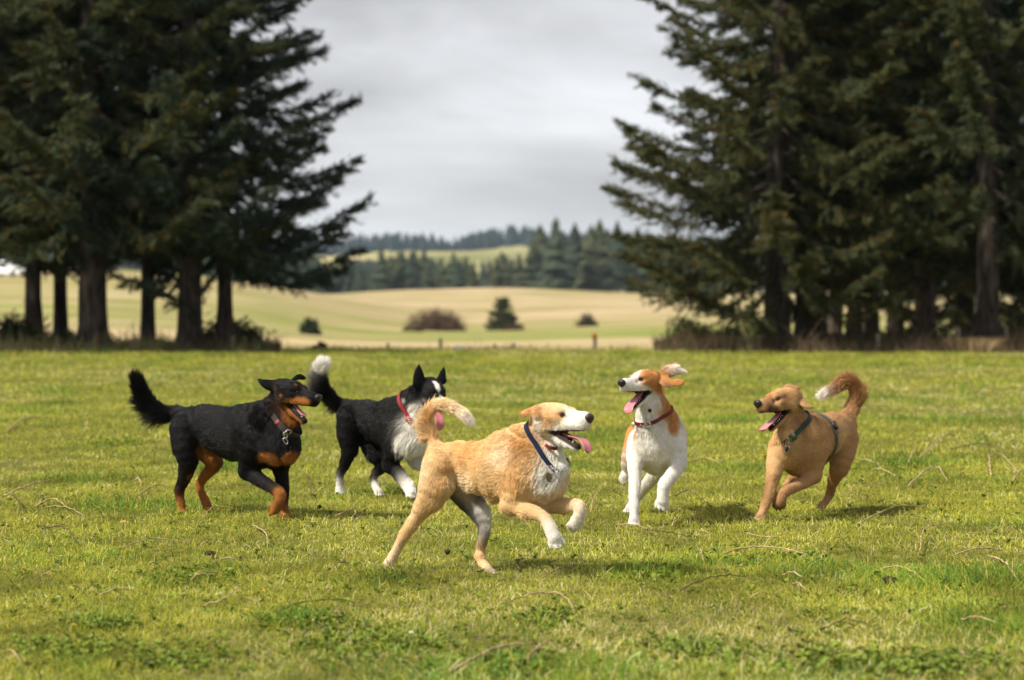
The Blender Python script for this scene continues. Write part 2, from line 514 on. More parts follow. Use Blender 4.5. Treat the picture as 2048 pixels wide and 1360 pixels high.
def conifer_mesh(key, height, crown0, reach, seed, girth, shape=1.0, dens=1.0, tint=(1, 1, 1), gap=1.0):
    """trunk and crown meshes of one conifer; crown0: height of the lowest boughs, reach: their length"""
    rng = np.random.default_rng(seed)
    zs = np.linspace(0, height, 26)
    bend = np.stack([.10 * np.sin(zs * .45 + seed), .10 * np.cos(zs * .38 + seed * 2)], 1) * (zs[:, None] / height)
    rad = girth * np.clip(1 - zs / height, 0, 1) ** .8 * (1 + .55 * np.exp(-zs / .35)) + .006
    tv, tf = tube_np(np.stack([bend[:, 0], bend[:, 1], zs - .15], 1), rad, 14)
    tv = tv + (fnoise(tv, 5, seed, 2)[:, None] * .04 * np.minimum(1, rad.max() / .2)) * np.array((1, 1, 0))
    lv, lf = [tv], [[], []]
    lf[0].append(tf[0]); lf[1].append(tf[1])
    off = len(tv)
    cv, cc = [], []
    z = crown0
    while z < height - .25:
        t = (z - crown0) / (height - crown0)
        nb = int(round((6.5 if t < .6 else 5) * dens ** .5))
        a0 = rng.random() * 6.28
        for k in range(nb):
            az = a0 + k * 6.283 / nb + rng.normal(0, .22)
            Lb = reach * ((1 - t) ** shape) * rng.uniform(.72, 1.15) * (.8 + .2 * min(1, t * 8)) + .18
            zz = z + rng.normal(0, .12)
            # spine: out, sagging, then turned up at the tip
            s_ = np.linspace(0, 1, 11)
            sag = (.34 - .24 * min(1, t * 1.6)) * rng.uniform(.6, 1.25)
            rise = rng.uniform(.12, .25) + .08 * t
            r_ = Lb * s_
            dz = Lb * (-sag * np.sin(np.minimum(s_ * 1.25, 1) * math.pi * .62) + rise * np.clip(s_ - .45, 0, 1) ** 1.5 * 1.9 + .04 * t * s_)
            wob = rng.normal(0, .05) * Lb * s_ ** 2
            ca, sa = math.cos(az), math.sin(az)
            bz = np.interp(zz, zs, bend[:, 0]), np.interp(zz, zs, bend[:, 1])
            sp = np.stack([bz[0] + ca * r_ - sa * wob, bz[1] + sa * r_ + ca * wob, zz + dz], 1)
            v_, f_ = tube_np(sp, np.linspace(.008 + .008 * Lb, .003, 11), 5, cap=False)
            lv.append(v_); lf[0].append(f_[0] + off); off += len(v_)
            # side twigs hung along the spine
            ntw = int(max(6, Lb * 13 * dens))
            q = rng.uniform(.10, 1.0, ntw) ** .8
            side = np.where(rng.random(ntw) < .5, -1, 1)
            P = np.stack([np.interp(q, s_, sp[:, i]) for i in range(3)], 1)
            Tg = unit(np.stack([np.interp(q, s_, np.gradient(sp[:, i])) for i in range(3)], 1))
            lat = np.stack([-Tg[:, 1], Tg[:, 0], 0 * q], 1) * side[:, None]
            lt = (.16 + .34 * Lb * .30 * np.sin(np.clip(q, 0, 1) * math.pi * .92 + .12)) * rng.uniform(.6, 1.3, ntw)
            down = rng.uniform(.25, 1.1, ntw) * (1 - .55 * q)
            D = unit(Tg * rng.uniform(.45, .9, ntw)[:, None] + lat * rng.uniform(.5, 1.0, ntw)[:, None] + np.array((0, 0, -1.)) * down[:, None])
            ns = 15
            for g_ in range(ns):
                w_ = (g_ + .3 + .5 * rng.random(ntw)) / ns
                c_ = P + D * (lt * w_)[:, None] + rng.normal(0, .018, (ntw, 3))
                d_ = unit(D + rng.normal(0, .55, (ntw, 3)) + np.array((0, 0, .12)))
                cv.append((c_, d_, rng.uniform(.10, .19, ntw), q, rng.random(ntw)))
            # sprays right along the spine, dense at the tip
            nsp = int(24 + Lb * 70 * dens)
            q2 = rng.uniform(.15, 1.02, nsp)
            P2 = np.stack([np.interp(q2, s_, sp[:, i]) for i in range(3)], 1) + rng.normal(0, .045, (nsp, 3))
            T2 = unit(np.stack([np.interp(np.minimum(q2, 1), s_, np.gradient(sp[:, i])) for i in range(3)], 1))
            d2 = unit(T2 * .9 + rng.normal(0, .55, (nsp, 3)) + np.array((0, 0, .35)))
            cv.append((P2, d2, rng.uniform(.11, .20, nsp), q2, rng.random(nsp)))
        z += gap * rng.uniform(.32, .56) * (1 + .25 * t) / dens ** .3
    c_ = np.concatenate([q[0] for q in cv]); d_ = np.concatenate([q[1] for q in cv]); ln = np.concatenate([q[2] for q in cv])
    qq = np.concatenate([q[3] for q in cv]); rr = np.concatenate([q[4] for q in cv])
    n = len(c_)
    a = c_ - d_ * (ln * .5)[:, None]
    b = c_ + d_ * (ln * .5)[:, None]
    mid = c_ + rng.normal(0, .012, (n, 3)) - np.array((0, 0, .012))
    v = np.stack([a, mid, b], 1)
    f = ln[:, None] * np.array((.034, .056, .012))[None, :] * rng.uniform(.7, 1.3, (n, 1))
    olive, blue, dark, brown = np.array((.070, .068, .018)), np.array((.078, .104, .074)), np.array((.020, .026, .013)), np.array((.12, .070, .025))
    big = fnoise(c_, 1.1, seed + 3, 2)
    col = np.where((rr < .46 + .3 * big)[:, None], blue, olive)
    col = np.where((rr > .80)[:, None], dark, col)
    col = np.where(((rr > .47) & (rr < .53) & (qq > .3))[:, None], brown, col)
    col = col * np.clip(rng.normal(1, .25, (n, 1)), .4, 1.8) * np.array(tint)
    TREE_MESH[key] = ((np.concatenate(lv), [np.concatenate(lf[0]), np.concatenate(lf[1])]), (v, f, np.repeat(col[:, None], 3, 1)))


def conifer(key, px, depth, label, scale=1.0, rz=0., sz=1.0, lean=0., group='conifers at the edge of the field', name='conifer_tree', base_z=None):
    x = (px - 1024) / FPX * depth
    zb = float(ground_z(np.array([x]), np.array([depth]))[0]) if base_z is None else base_z
    root = empty(name, (x, depth, zb), label, 'tree', group)
    (tv, tf), (v, f, c) = TREE_MESH[key]
    if key + '_obj' not in TREE_MESH:
        t_ = mesh_np('trunk', tv, tf, M_BARK)
        c_ = curves_np('crown', v, f, M_NEEDLE, None, c)
        TREE_MESH[key + '_obj'] = (t_.data, c_.data)
        parts = [t_, c_]
    else:
        parts = []
        for nm, me in zip(('trunk', 'crown'), TREE_MESH[key + '_obj']):
            o = bpy.data.objects.new(nm, me); COL.objects.link(o); parts.append(o)
    for o in parts:
        o.parent = root
    root.scale = (scale, scale, scale * sz)
    root.rotation_euler = (0, lean, rz)
    return root


conifer_mesh('edge_left', 13.5, 1.9, 3.0, 5, .15, 1.35, 1.0, (.54, .66, .70), .95)
conifer_mesh('edge_right', 14.0, 1.45, 3.5, 8, .22, .80, 1.05, (.90, .82, .56), 1.0)
conifer_mesh('tall', 15.0, 2.8, 3.0, 12, .24, .8, 1.0, (.54, .66, .68))
conifer_mesh('broad', 14.0, 2.5, 3.4, 21, .20, .75, 1.0, (.80, .78, .56))
conifer_mesh('slim', 12.0, 2.6, 2.2, 33, .13, .8, .9, (.68, .72, .62))

# left stand
conifer('edge_left', 450, 45.5, 'slim trunked conifer nearest the gap in the left stand, boughs reaching over the meadow', rz=.4)
conifer('tall', 380, 44.6, 'conifer with thick straight trunk second from the gap in the left stand', rz=1.3, scale=.92)
conifer('slim', 296, 46.0, 'thin leaning conifer between two thicker trunks in the left stand', rz=2.0, lean=.035)
conifer('broad', 186, 44.6, 'stoutest conifer trunk of the left stand, behind a short post', rz=.2, scale=1.28, sz=.9)
conifer('slim', 122, 48.0, 'thin dark trunk left of the stoutest conifer', rz=4.0, scale=1.05)
conifer('slim', 68, 46.0, 'dark conifer trunk beside the white car on the far slope', rz=3.1, scale=1.22)
conifer('broad', -40, 46.5, 'conifer cut off by the left edge of the picture', rz=5.1)
conifer('tall', 192, 52.5, 'conifer crown filling the back of the left stand', rz=5.5, scale=1.02)
conifer('tall', -190, 47.0, 'conifer standing beyond the left picture edge', rz=2.6)
conifer('slim', -330, 49.0, 'outermost slim conifer beyond the left picture edge', rz=1.2, scale=1.2)
# right stand
conifer('edge_right', 1555, 45.0, 'pale trunked conifer nearest the gap in the right stand, long upturned boughs', rz=2.7)
conifer('slim', 1606, 47.0, 'reddish trunk just right of the pale trunked conifer', rz=1.0, scale=1.25)
conifer('tall', 1634, 48.5, 'dark trunk touching the reddish one in the right stand', rz=2.2, scale=.85)
conifer('slim', 1706, 49.5, 'black leaning trunk in the shade of the right stand', rz=.5, scale=1.2, lean=.05)
conifer('slim', 1744, 51.0, 'thin trunk behind the first fence post of the right stand', rz=3.5, scale=1.2)
conifer('broad', 1975, 44.6, 'brown trunked conifer above the dry grass clump at right', rz=.9, scale=1.05)
conifer('tall', 1850, 54.0, 'shaded conifer deep in the right stand, between two fence posts', rz=4.4)
conifer('broad', 1790, 60.0, 'conifer at the dark back of the right stand', rz=2.0, scale=1.1)
conifer('edge_right', 1930, 58.0, 'conifer behind the brown trunked one in the right stand', rz=5.2)
conifer('tall', 2075, 47.5, 'conifer cut off by the right edge of the picture', rz=1.9)
conifer('broad', 2120, 58.0, 'conifer behind the right picture edge of the stand', rz=3.6)
conifer('slim', 1670, 57.0, 'back row conifer seen between the dark trunks at right', rz=.1, scale=1.2)


# ---------------------------------------------------------------- shrubs and rough growth
def shrub(px, py_base, depth, w_px, h_px, cols, label, name='shrub', n=2600, leaf=.05, twig=False, seed=1, cat='shrub', group=None, flat=1.0, zb=None):
    rng = np.random.default_rng(seed)
    x = (px - 1024) / FPX * depth
    z0 = float(ground_z(np.array([x]), np.array([depth]))[0]) if zb is None else zb
    k = depth / FPX
    hw, hh = w_px * k / 2, h_px * k
    root = empty(name, (x, depth, z0), label, cat, group)
    # stems
    vs, fs, off = [], [], 0
    tips = []
    for i in range(14):
        a = rng.random() * 6.28
        r = math.sqrt(rng.random())
        e = np.array((math.cos(a) * r * hw * .85, math.sin(a) * r * hw * .6 * flat, hh * (.55 + .45 * rng.random()) * math.sqrt(max(.1, 1 - r * r * .8))))
        p = np.array([e * 0, e * np.array((.35, .35, .5)), e * np.array((.75, .75, .85)), e])
        v_, f_ = tube_np(spline(p, 7), np.linspace(.012, .003, 7) * max(1, hh), 5, cap=False)
        vs.append(v_); fs.append(f_[0] + off); off += len(v_)
        tips.append(p)
    mesh_np('stem', np.concatenate(vs) + root_loc(root), np.concatenate(fs), M_BARK, root)
    # leaves in clumps
    nc = max(18, n // 60)
    u = unit(rng.normal(0, 1, (nc, 3))); u[:, 2] = np.abs(u[:, 2])
    rr = rng.random(nc) ** .45
    C = u * rr[:, None] * np.array((hw, hw * .75 * flat, hh)) * .92
    C[:, 2] *= rng.random(nc) ** .35
    ci = rng.integers(0, nc, n)
    cl = min(hw, hh) * .30
    c = C[ci] + rng.normal(0, 1, (n, 3)) * cl * .55
    c[:, 2] = np.abs(c[:, 2])
    d = unit(rng.normal(0, 1, (n, 3)) + np.array((0, 0, .5)))
    sd = unit(np.cross(d, rng.normal(0, 1, (n, 3))))
    ln = leaf * rng.uniform(.6, 1.4, n); wd_ = ln * (.16 if twig else .42)
    v = np.stack([c - d * ln[:, None], c + sd * wd_[:, None], c + d * ln[:, None], c - sd * wd_[:, None]], 1).reshape(-1, 3)
    cl_ = np.array(cols)[rng.integers(0, len(cols), n)] * np.clip(rng.normal(1, .25, (n, 1)), .4, 1.8)
    mesh_np('foliage', v + root_loc(root), np.arange(n * 4).reshape(-1, 4), M_LEAF, root, np.repeat(cl_, 4, 0), smooth=False)
    return root


def root_loc(r):
    return np.array(r.location)


DKG = [(.020, .032, .010), (.034, .050, .014), (.050, .064, .018)]
OLV = [(.075, .085, .022), (.11, .115, .03), (.055, .06, .018)]
BRN = [(.10, .062, .040), (.135, .085, .058), (.075, .045, .03)]
SGR = [(.040, .055, .024), (.055, .072, .032), (.028, .038, .018)]
shrub(455, 700, 47.5, 155, 66, DKG, 'dark green shrub at the foot of the slim left conifer', seed=3, n=4200)
shrub(30, 700, 46.0, 150, 80, DKG, 'tall dark undergrowth at the left picture edge', seed=4, n=5200)
shrub(128, 700, 47.0, 80, 48, DKG + [(.075, .07, .02)], 'dark bush left of the stoutest trunk', seed=5, n=3200)
shrub(640, 700, 47.0, 40, 18, BRN, 'small brown tussock between the left stand and the gap', seed=6, n=500, leaf=.04)
shrub(1375, 697, 46.5, 120, 68, OLV, 'olive green bush under the right conifer tips beside the gap', seed=7, n=3400)
shrub(1460, 697, 47.0, 110, 55, OLV + DKG, 'mixed green bush left of the pale trunk', seed=8, n=2800)
shrub(1640, 697, 46.5, 120, 40, DKG, 'low dark bush at the foot of the reddish trunk', seed=9, n=2200)
shrub(1850, 697, 50, 230, 60, DKG, 'wide dark undergrowth between two fence posts at right', seed=10, n=5200)
shrub(2040, 697, 48, 130, 105, DKG + OLV, 'tall bush at the right picture edge', seed=11, n=4200)
# out on the meadow
shrub(872, 668, 190, 124, 46, BRN, 'broad reddish brown bush in the middle of the meadow', seed=12, n=5200, leaf=.18, twig=True)
shrub(825, 668, 186, 60, 13, BRN, 'low brown scrub at the left foot of the broad brown bush', seed=13, n=900, leaf=.14, twig=True)
shrub(1175, 668, 196, 52, 24, BRN + SGR, 'grey brown bush right of the little spruce', seed=14, n=1800, leaf=.16, twig=True)
shrub(620, 638, 150, 40, 38, SGR, 'dark rounded bush on the left slope of the meadow', seed=15, n=2000, leaf=.12)
shrub(1025, 668, 188, 50, 14, BRN, 'low brown scrub at the foot of the little spruce', seed=16, n=800, leaf=.14, twig=True)
conifer_mesh('little', 3.05, .10, 1.30, 41, .05, .95, 1.7, (.9, 1, .9), .6)
conifer('little', 1006, 190, 'little spruce standing alone beside the brown bush', group='lone spruce', sz=.95)


# rough dry growth along the field edge: nobody could count it
def verge(name, px0, px1, depth, n, hgt, cols, lab, seed, spread=1.2):
    rng = np.random.default_rng(seed)
    y = depth + rng.normal(0, spread, n)
    x = (rng.uniform(px0, px1, n) - 1024) / FPX * y
    b = np.stack([x, y, ground_z(x, y)], 1)
    h = hgt * np.exp(rng.normal(0, .45, n)) * (1 + .7 * vnoise(b, 1.5, seed))
    d = rng.normal(0, .35, (n, 2))
    pts = np.stack([b + np.stack([d[:, 0] * h * s_ ** 1.5, d[:, 1] * h * s_ ** 1.5, h * s_], 1) for s_ in (0, .4, .75, 1.)], 1)
    c = np.array(cols)[rng.integers(0, len(cols), n)] * np.clip(rng.normal(1, .2, (n, 1)), .5, 1.6)
    o = curves_np(name, pts, np.array((.005, .005, .004, .001)), M_GRASS, None, np.repeat(c[:, None], 4, 1))
    tag(o, lab, 'grass', None, 'stuff')


STRAW = [(.34, .26, .13), (.26, .19, .09), (.20, .17, .06)]
verge('rough_grass', -250, 560, 45.2, 9000, .13, [(.065, .055, .028), (.05, .065, .018), (.10, .08, .035)], 'dark rough growth at the foot of the left conifers', 81)
verge('rough_grass', 560, 1310, 45.5, 1800, .05, [(.42, .34, .17), (.36, .33, .10), (.30, .30, .07)], 'pale rough grass along the open field edge', 82, 1.2)
verge('rough_grass', 1310, 2300, 45.6, 12000, .17, [(.12, .075, .05), (.15, .10, .06), (.06, .06, .022)], 'reddish brown rough growth at the foot of the right conifers', 83)


def clump(px, py, depth, wpx, hgt, n, cols, lab, seed):
    rng = np.random.default_rng(seed)
    y = depth + rng.normal(0, .25, n)
    x = (px - 1024) / FPX * depth + rng.normal(0, wpx / FPX * depth * .25, n)
    b = np.stack([x, y, ground_z(x, y)], 1)
    h = hgt * rng.uniform(.5, 1.2, n)
    d = np.stack([(x - x.mean()) * 2.2 + rng.normal(0, .2, n), rng.normal(0, .3, n)], 1)
    pts = np.stack([b + np.stack([d[:, 0] * h * s_ ** 2, d[:, 1] * h * s_ ** 2, h * (s_ - .2 * s_ * s_)], 1) for s_ in (0, .4, .75, 1.)], 1)
    c = np.array(cols)[rng.integers(0, len(cols), n)] * np.clip(rng.normal(1, .15, (n, 1)), .5, 1.6)
    root = empty('dry_grass_clump', (float(x.mean()), depth, float(b[:, 2].mean())), lab, 'grass clump')
    curves_np('blades', pts, np.array((.005, .005, .004, .001)), M_GRASS, root, np.repeat(c[:, None], 4, 1))


clump(1950, 697, 44.2, 70, .30, 1100, [(.52, .38, .20), (.42, .30, .15)], 'straw coloured grass clump at the foot of the brown trunked conifer', 91)


# ---------------------------------------------------------------- far woods
def spire_np(rng, h, r, tiers=7):
    """a far conifer: ragged tiers round a stem, uneven all round"""
    vs, fs = [], []
    for t in range(tiers):
        z0 = h * (.06 + .90 * t / tiers)
        z1 = min(h, z0 + h * 1.75 / tiers)
        rr = r * (1 - t / tiers) ** .85 * rng.uniform(.8, 1.15) + .03 * h
        k0 = len(vs)
        m = 8
        for j in range(m):
            a = 6.283 * (j + rng.uniform(-.3, .3)) / m
            q = rr * rng.uniform(.62, 1.2)
            vs.append((q * math.cos(a), q * math.sin(a), z0 + rng.uniform(-.05, .03) * h))
        vs.append((0, 0, z1))
        for j in range(m):
            fs.append((k0 + j, k0 + (j + 1) % m, k0 + m))
    return np.array(vs), np.array(fs)


def far_wood(name, pts, lab, seed, c0, kind='stuff'):
    rng = np.random.default_rng(seed)
    V, F, Cc, off = [], [], [], 0
    protos = [spire_np(rng, 1.0, rng.uniform(.17, .27), 6) for _ in range(8)]
    for (x, y, z, h) in pts:
        v, f = protos[rng.integers(0, 8)]
        a = rng.random() * 6.28
        R_ = np.array(((math.cos(a), -math.sin(a), 0), (math.sin(a), math.cos(a), 0), (0, 0, 1)))
        s_ = np.array((rng.uniform(.85, 1.3), rng.uniform(.85, 1.3), 1)) * h
        V.append((v * s_) @ R_.T + np.array((x, y, z - .05 * h))); F.append(f + off); off += len(v)
        Cc.append(np.tile(np.array(c0) * np.clip(rng.normal(1, .25), .5, 1.7), (len(v), 1)))
    o = mesh_np(name, np.concatenate(V), np.concatenate(F), M_NEEDLE, None, np.concatenate(Cc), smooth=False)
    tag(o, lab, 'wood', None, kind)


def scatter(rng, n, px0, px1, d0, d1, h0, h1):
    y = rng.uniform(d0, d1, n)
    px = rng.uniform(px0, px1, n)
    x = (px - 1024) / FPX * y
    z = ground_z(x, y)
    return list(zip(x, y, z, rng.uniform(h0, h1, n)))


_r = np.random.default_rng(5)
far_wood('wooded_ridge', scatter(_r, 2600, -900, 3000, 2050, 2450, 11, 20), 'blue wooded ridge on the skyline', 51, (.020, .030, .030))
far_wood('wooded_slope', scatter(_r, 420, 690, 870, 1080, 1300, 4, 8) + scatter(_r, 800, 380, 640, 600, 1250, 8, 12) + scatter(_r, 320, 630, 735, 600, 1150, 5, 8.5) + scatter(_r, 160, 720, 790, 620, 1000, 3.5, 6.5), 'dark wood on the lower slope below the pale hill field', 52, (.030, .042, .024))
far_wood('wooded_slope', scatter(_r, 900, -900, 420, 700, 1100, 12, 20), 'dark wood behind the left stand of conifers', 53, (.030, .042, .024))
far_wood('wooded_slope', scatter(_r, 900, 1260, 3000, 780, 1250, 14, 22), 'dark wood behind the right stand of conifers', 54, (.030, .042, .024))
# nearer wood edge: trees one can tell apart
_protos = []
for k in range(4):
    rg = np.random.default_rng(60 + k)
    v, f = spire_np(rg, 1.0, rg.uniform(.20, .26), 10)
    _protos.append((v, f))
_me = []
for k, (v, f) in enumerate(_protos):
    c = np.tile(np.array(((.036, .048, .026), (.030, .042, .026), (.050, .056, .024), (.042, .05, .022))[k]), (len(v), 1))
    o = mesh_np('crown', v, f, M_NEEDLE, None, c, smooth=False)
    tv, tf = tube_np(np.array(((0, 0, -.08), (0, 0, .3), (0, 0, .9))), np.array((.022, .018, .004)), 6)
    t_ = mesh_np('trunk', tv, tf, M_BARK)
    _me.append((o.data, t_.data))
    bpy.data.objects.remove(o); bpy.data.objects.remove(t_)
_rg = np.random.default_rng(77)
_edge = [(760 + i * 12.0 + _rg.uniform(-5, 5), _rg.uniform(56, 78) if i % 3 else _rg.uniform(70, 90)) for i in range(9)]
_edge += [(872 + i * 13.0 + _rg.uniform(-5, 5), _rg.uniform(52, 74)) for i in range(14)]
_tall = [(1080, 128), (1112, 142), (1150, 132), (1183, 128), (1065, 100), (1098, 96), (1130, 112), (1166, 104), (1200, 140), (1215, 120), (1235, 135), (1255, 112), (1275, 124), (1290, 110)]
for i, (px, hp) in enumerate(_edge + _tall):
    dd = 640 + _rg.uniform(-40, 60)
    x = (px - 1024) / FPX * dd
    zg = float(ground_z(np.array([x]), np.array([dd]))[0])
    root = empty('conifer_tree', (x, dd, zg), None, 'tree', None)
    if i < len(_edge):
        tag(root, 'small far conifer in the row along the crest of the meadow', None, 'far conifers along the meadow crest')
    else:
        tag(root, 'tall far conifer in the dense wood right of the gap', None, 'tall far conifers right of the gap')
    hm = (hp + 12) / FPX * dd
    for me, nm in zip(_me[i % 4], ('crown', 'trunk')):
        o = bpy.data.objects.new(nm, me); COL.objects.link(o); o.parent = root
    root.scale = (hm * _rg.uniform(.95, 1.3), hm * _rg.uniform(.95, 1.3), hm)
    root.rotation_euler = (0, 0, _rg.uniform(0, 6.28))


# ---------------------------------------------------------------- dogs: an implicit surface per dog, meshed in one piece, with a coat of hairs
def smin(a, b, k):
    h = np.maximum(k - np.abs(a - b), 0) / k
    return np.minimum(a, b) - h * h * k * .25


class Prim:
    def __init__(s, kind, k, col=None, flow=None, hair=.02, lift=.35, op='add', **g):
        s.kind, s.k, s.col, s.flow, s.hair, s.lift, s.op = kind, k, col, flow, hair, lift, op
        s.__dict__.update(g)
        if kind == 'rc':
            M = np.eye(3)
            if s.flat is not None:
                n, q = s.flat
                n = unit(n)
                M = M + (1 / q - 1) * np.outer(n, n)
            s.M, s.ma, s.mb = M, M @ s.a, M @ s.b
            r = max(s.ra, s.rb) * 1.05
            s.lo, s.hi = np.minimum(s.a, s.b) - r, np.maximum(s.a, s.b) + r
        else:
            e = np.sqrt(((s.A * s.r[None, :]) ** 2).sum(1))
            s.lo, s.hi = s.c - e, s.c + e

    def dist(s, p):
        if s.kind == 'rc':
            q = p @ s.M.T.astype(p.dtype)
            ab = s.mb - s.ma
            pa = q - s.ma.astype(p.dtype)
            t = np.clip(pa @ ab.astype(p.dtype) / max(ab @ ab, 1e-12), 0, 1)
            d = pa - t[..., None] * ab.astype(p.dtype)
            return np.sqrt((d * d).sum(-1)) - (s.ra + (s.rb - s.ra) * t)
        q = (p - s.c.astype(p.dtype)) @ s.A.astype(p.dtype)
        a = q / s.r.astype(p.dtype)
        k0 = np.sqrt((a * a).sum(-1)) + 1e-6
        a = a / s.r.astype(p.dtype)
        k1 = np.sqrt((a * a).sum(-1)) + 1e-6
        return k0 * (k0 - 1) / k1


def surface_nets(g, origin, h):
    ins = g < 0
    nx, ny, nz = g.shape
    c = [ins[i:nx - 1 + i, j:ny - 1 + j, k:nz - 1 + k] for i in (0, 1) for j in (0, 1) for k in (0, 1)]
    s = sum(x.astype(np.int8) for x in c)
    cells = np.argwhere((s > 0) & (s < 8))
    vid = np.full((nx - 1, ny - 1, nz - 1), -1, np.int32)
    vid[tuple(cells.T)] = np.arange(len(cells))
    acc = np.zeros((len(cells), 3))
    cnt = np.zeros(len(cells))
    cor = np.array([(i, j, k) for i in (0, 1) for j in (0, 1) for k in (0, 1)])
    val = [g[tuple((cells + o).T)] for o in cor]
    for a in range(8):
        for b in range(a + 1, 8):
            if np.abs(cor[a] - cor[b]).sum() == 1:
                m = (val[a] < 0) != (val[b] < 0)
                t = val[a][m] / (val[a][m] - val[b][m])
                acc[m] += cor[a] + t[:, None] * (cor[b] - cor[a])
                cnt[m] += 1
    v = origin + h * (cells + acc / cnt[:, None])
    quads = []
    for ax in range(3):
        o1, o2 = [(1, 2), (2, 0), (0, 1)][ax]
        sl0 = [slice(None)] * 3; sl1 = [slice(None)] * 3
        sl0[ax] = slice(0, -1); sl1[ax] = slice(1, None)
        i0, i1 = ins[tuple(sl0)], ins[tuple(sl1)]
        e = np.argwhere(i0 != i1)
        e = e[(e[:, o1] > 0) & (e[:, o2] > 0) & (e[:, o1] < g.shape[o1] - 1) & (e[:, o2] < g.shape[o2] - 1)]
        d1 = np.zeros(3, int); d2 = np.zeros(3, int); d1[o1] = 1; d2[o2] = 1
        q = np.stack([vid[tuple((e - d1 - d2).T)], vid[tuple((e - d2).T)], vid[tuple(e.T)], vid[tuple((e - d1).T)]], 1)
        flip = ~i0[tuple(e.T)]
        q[flip] = q[flip][:, ::-1]
        quads.append(q)
    return v, np.concatenate(quads)


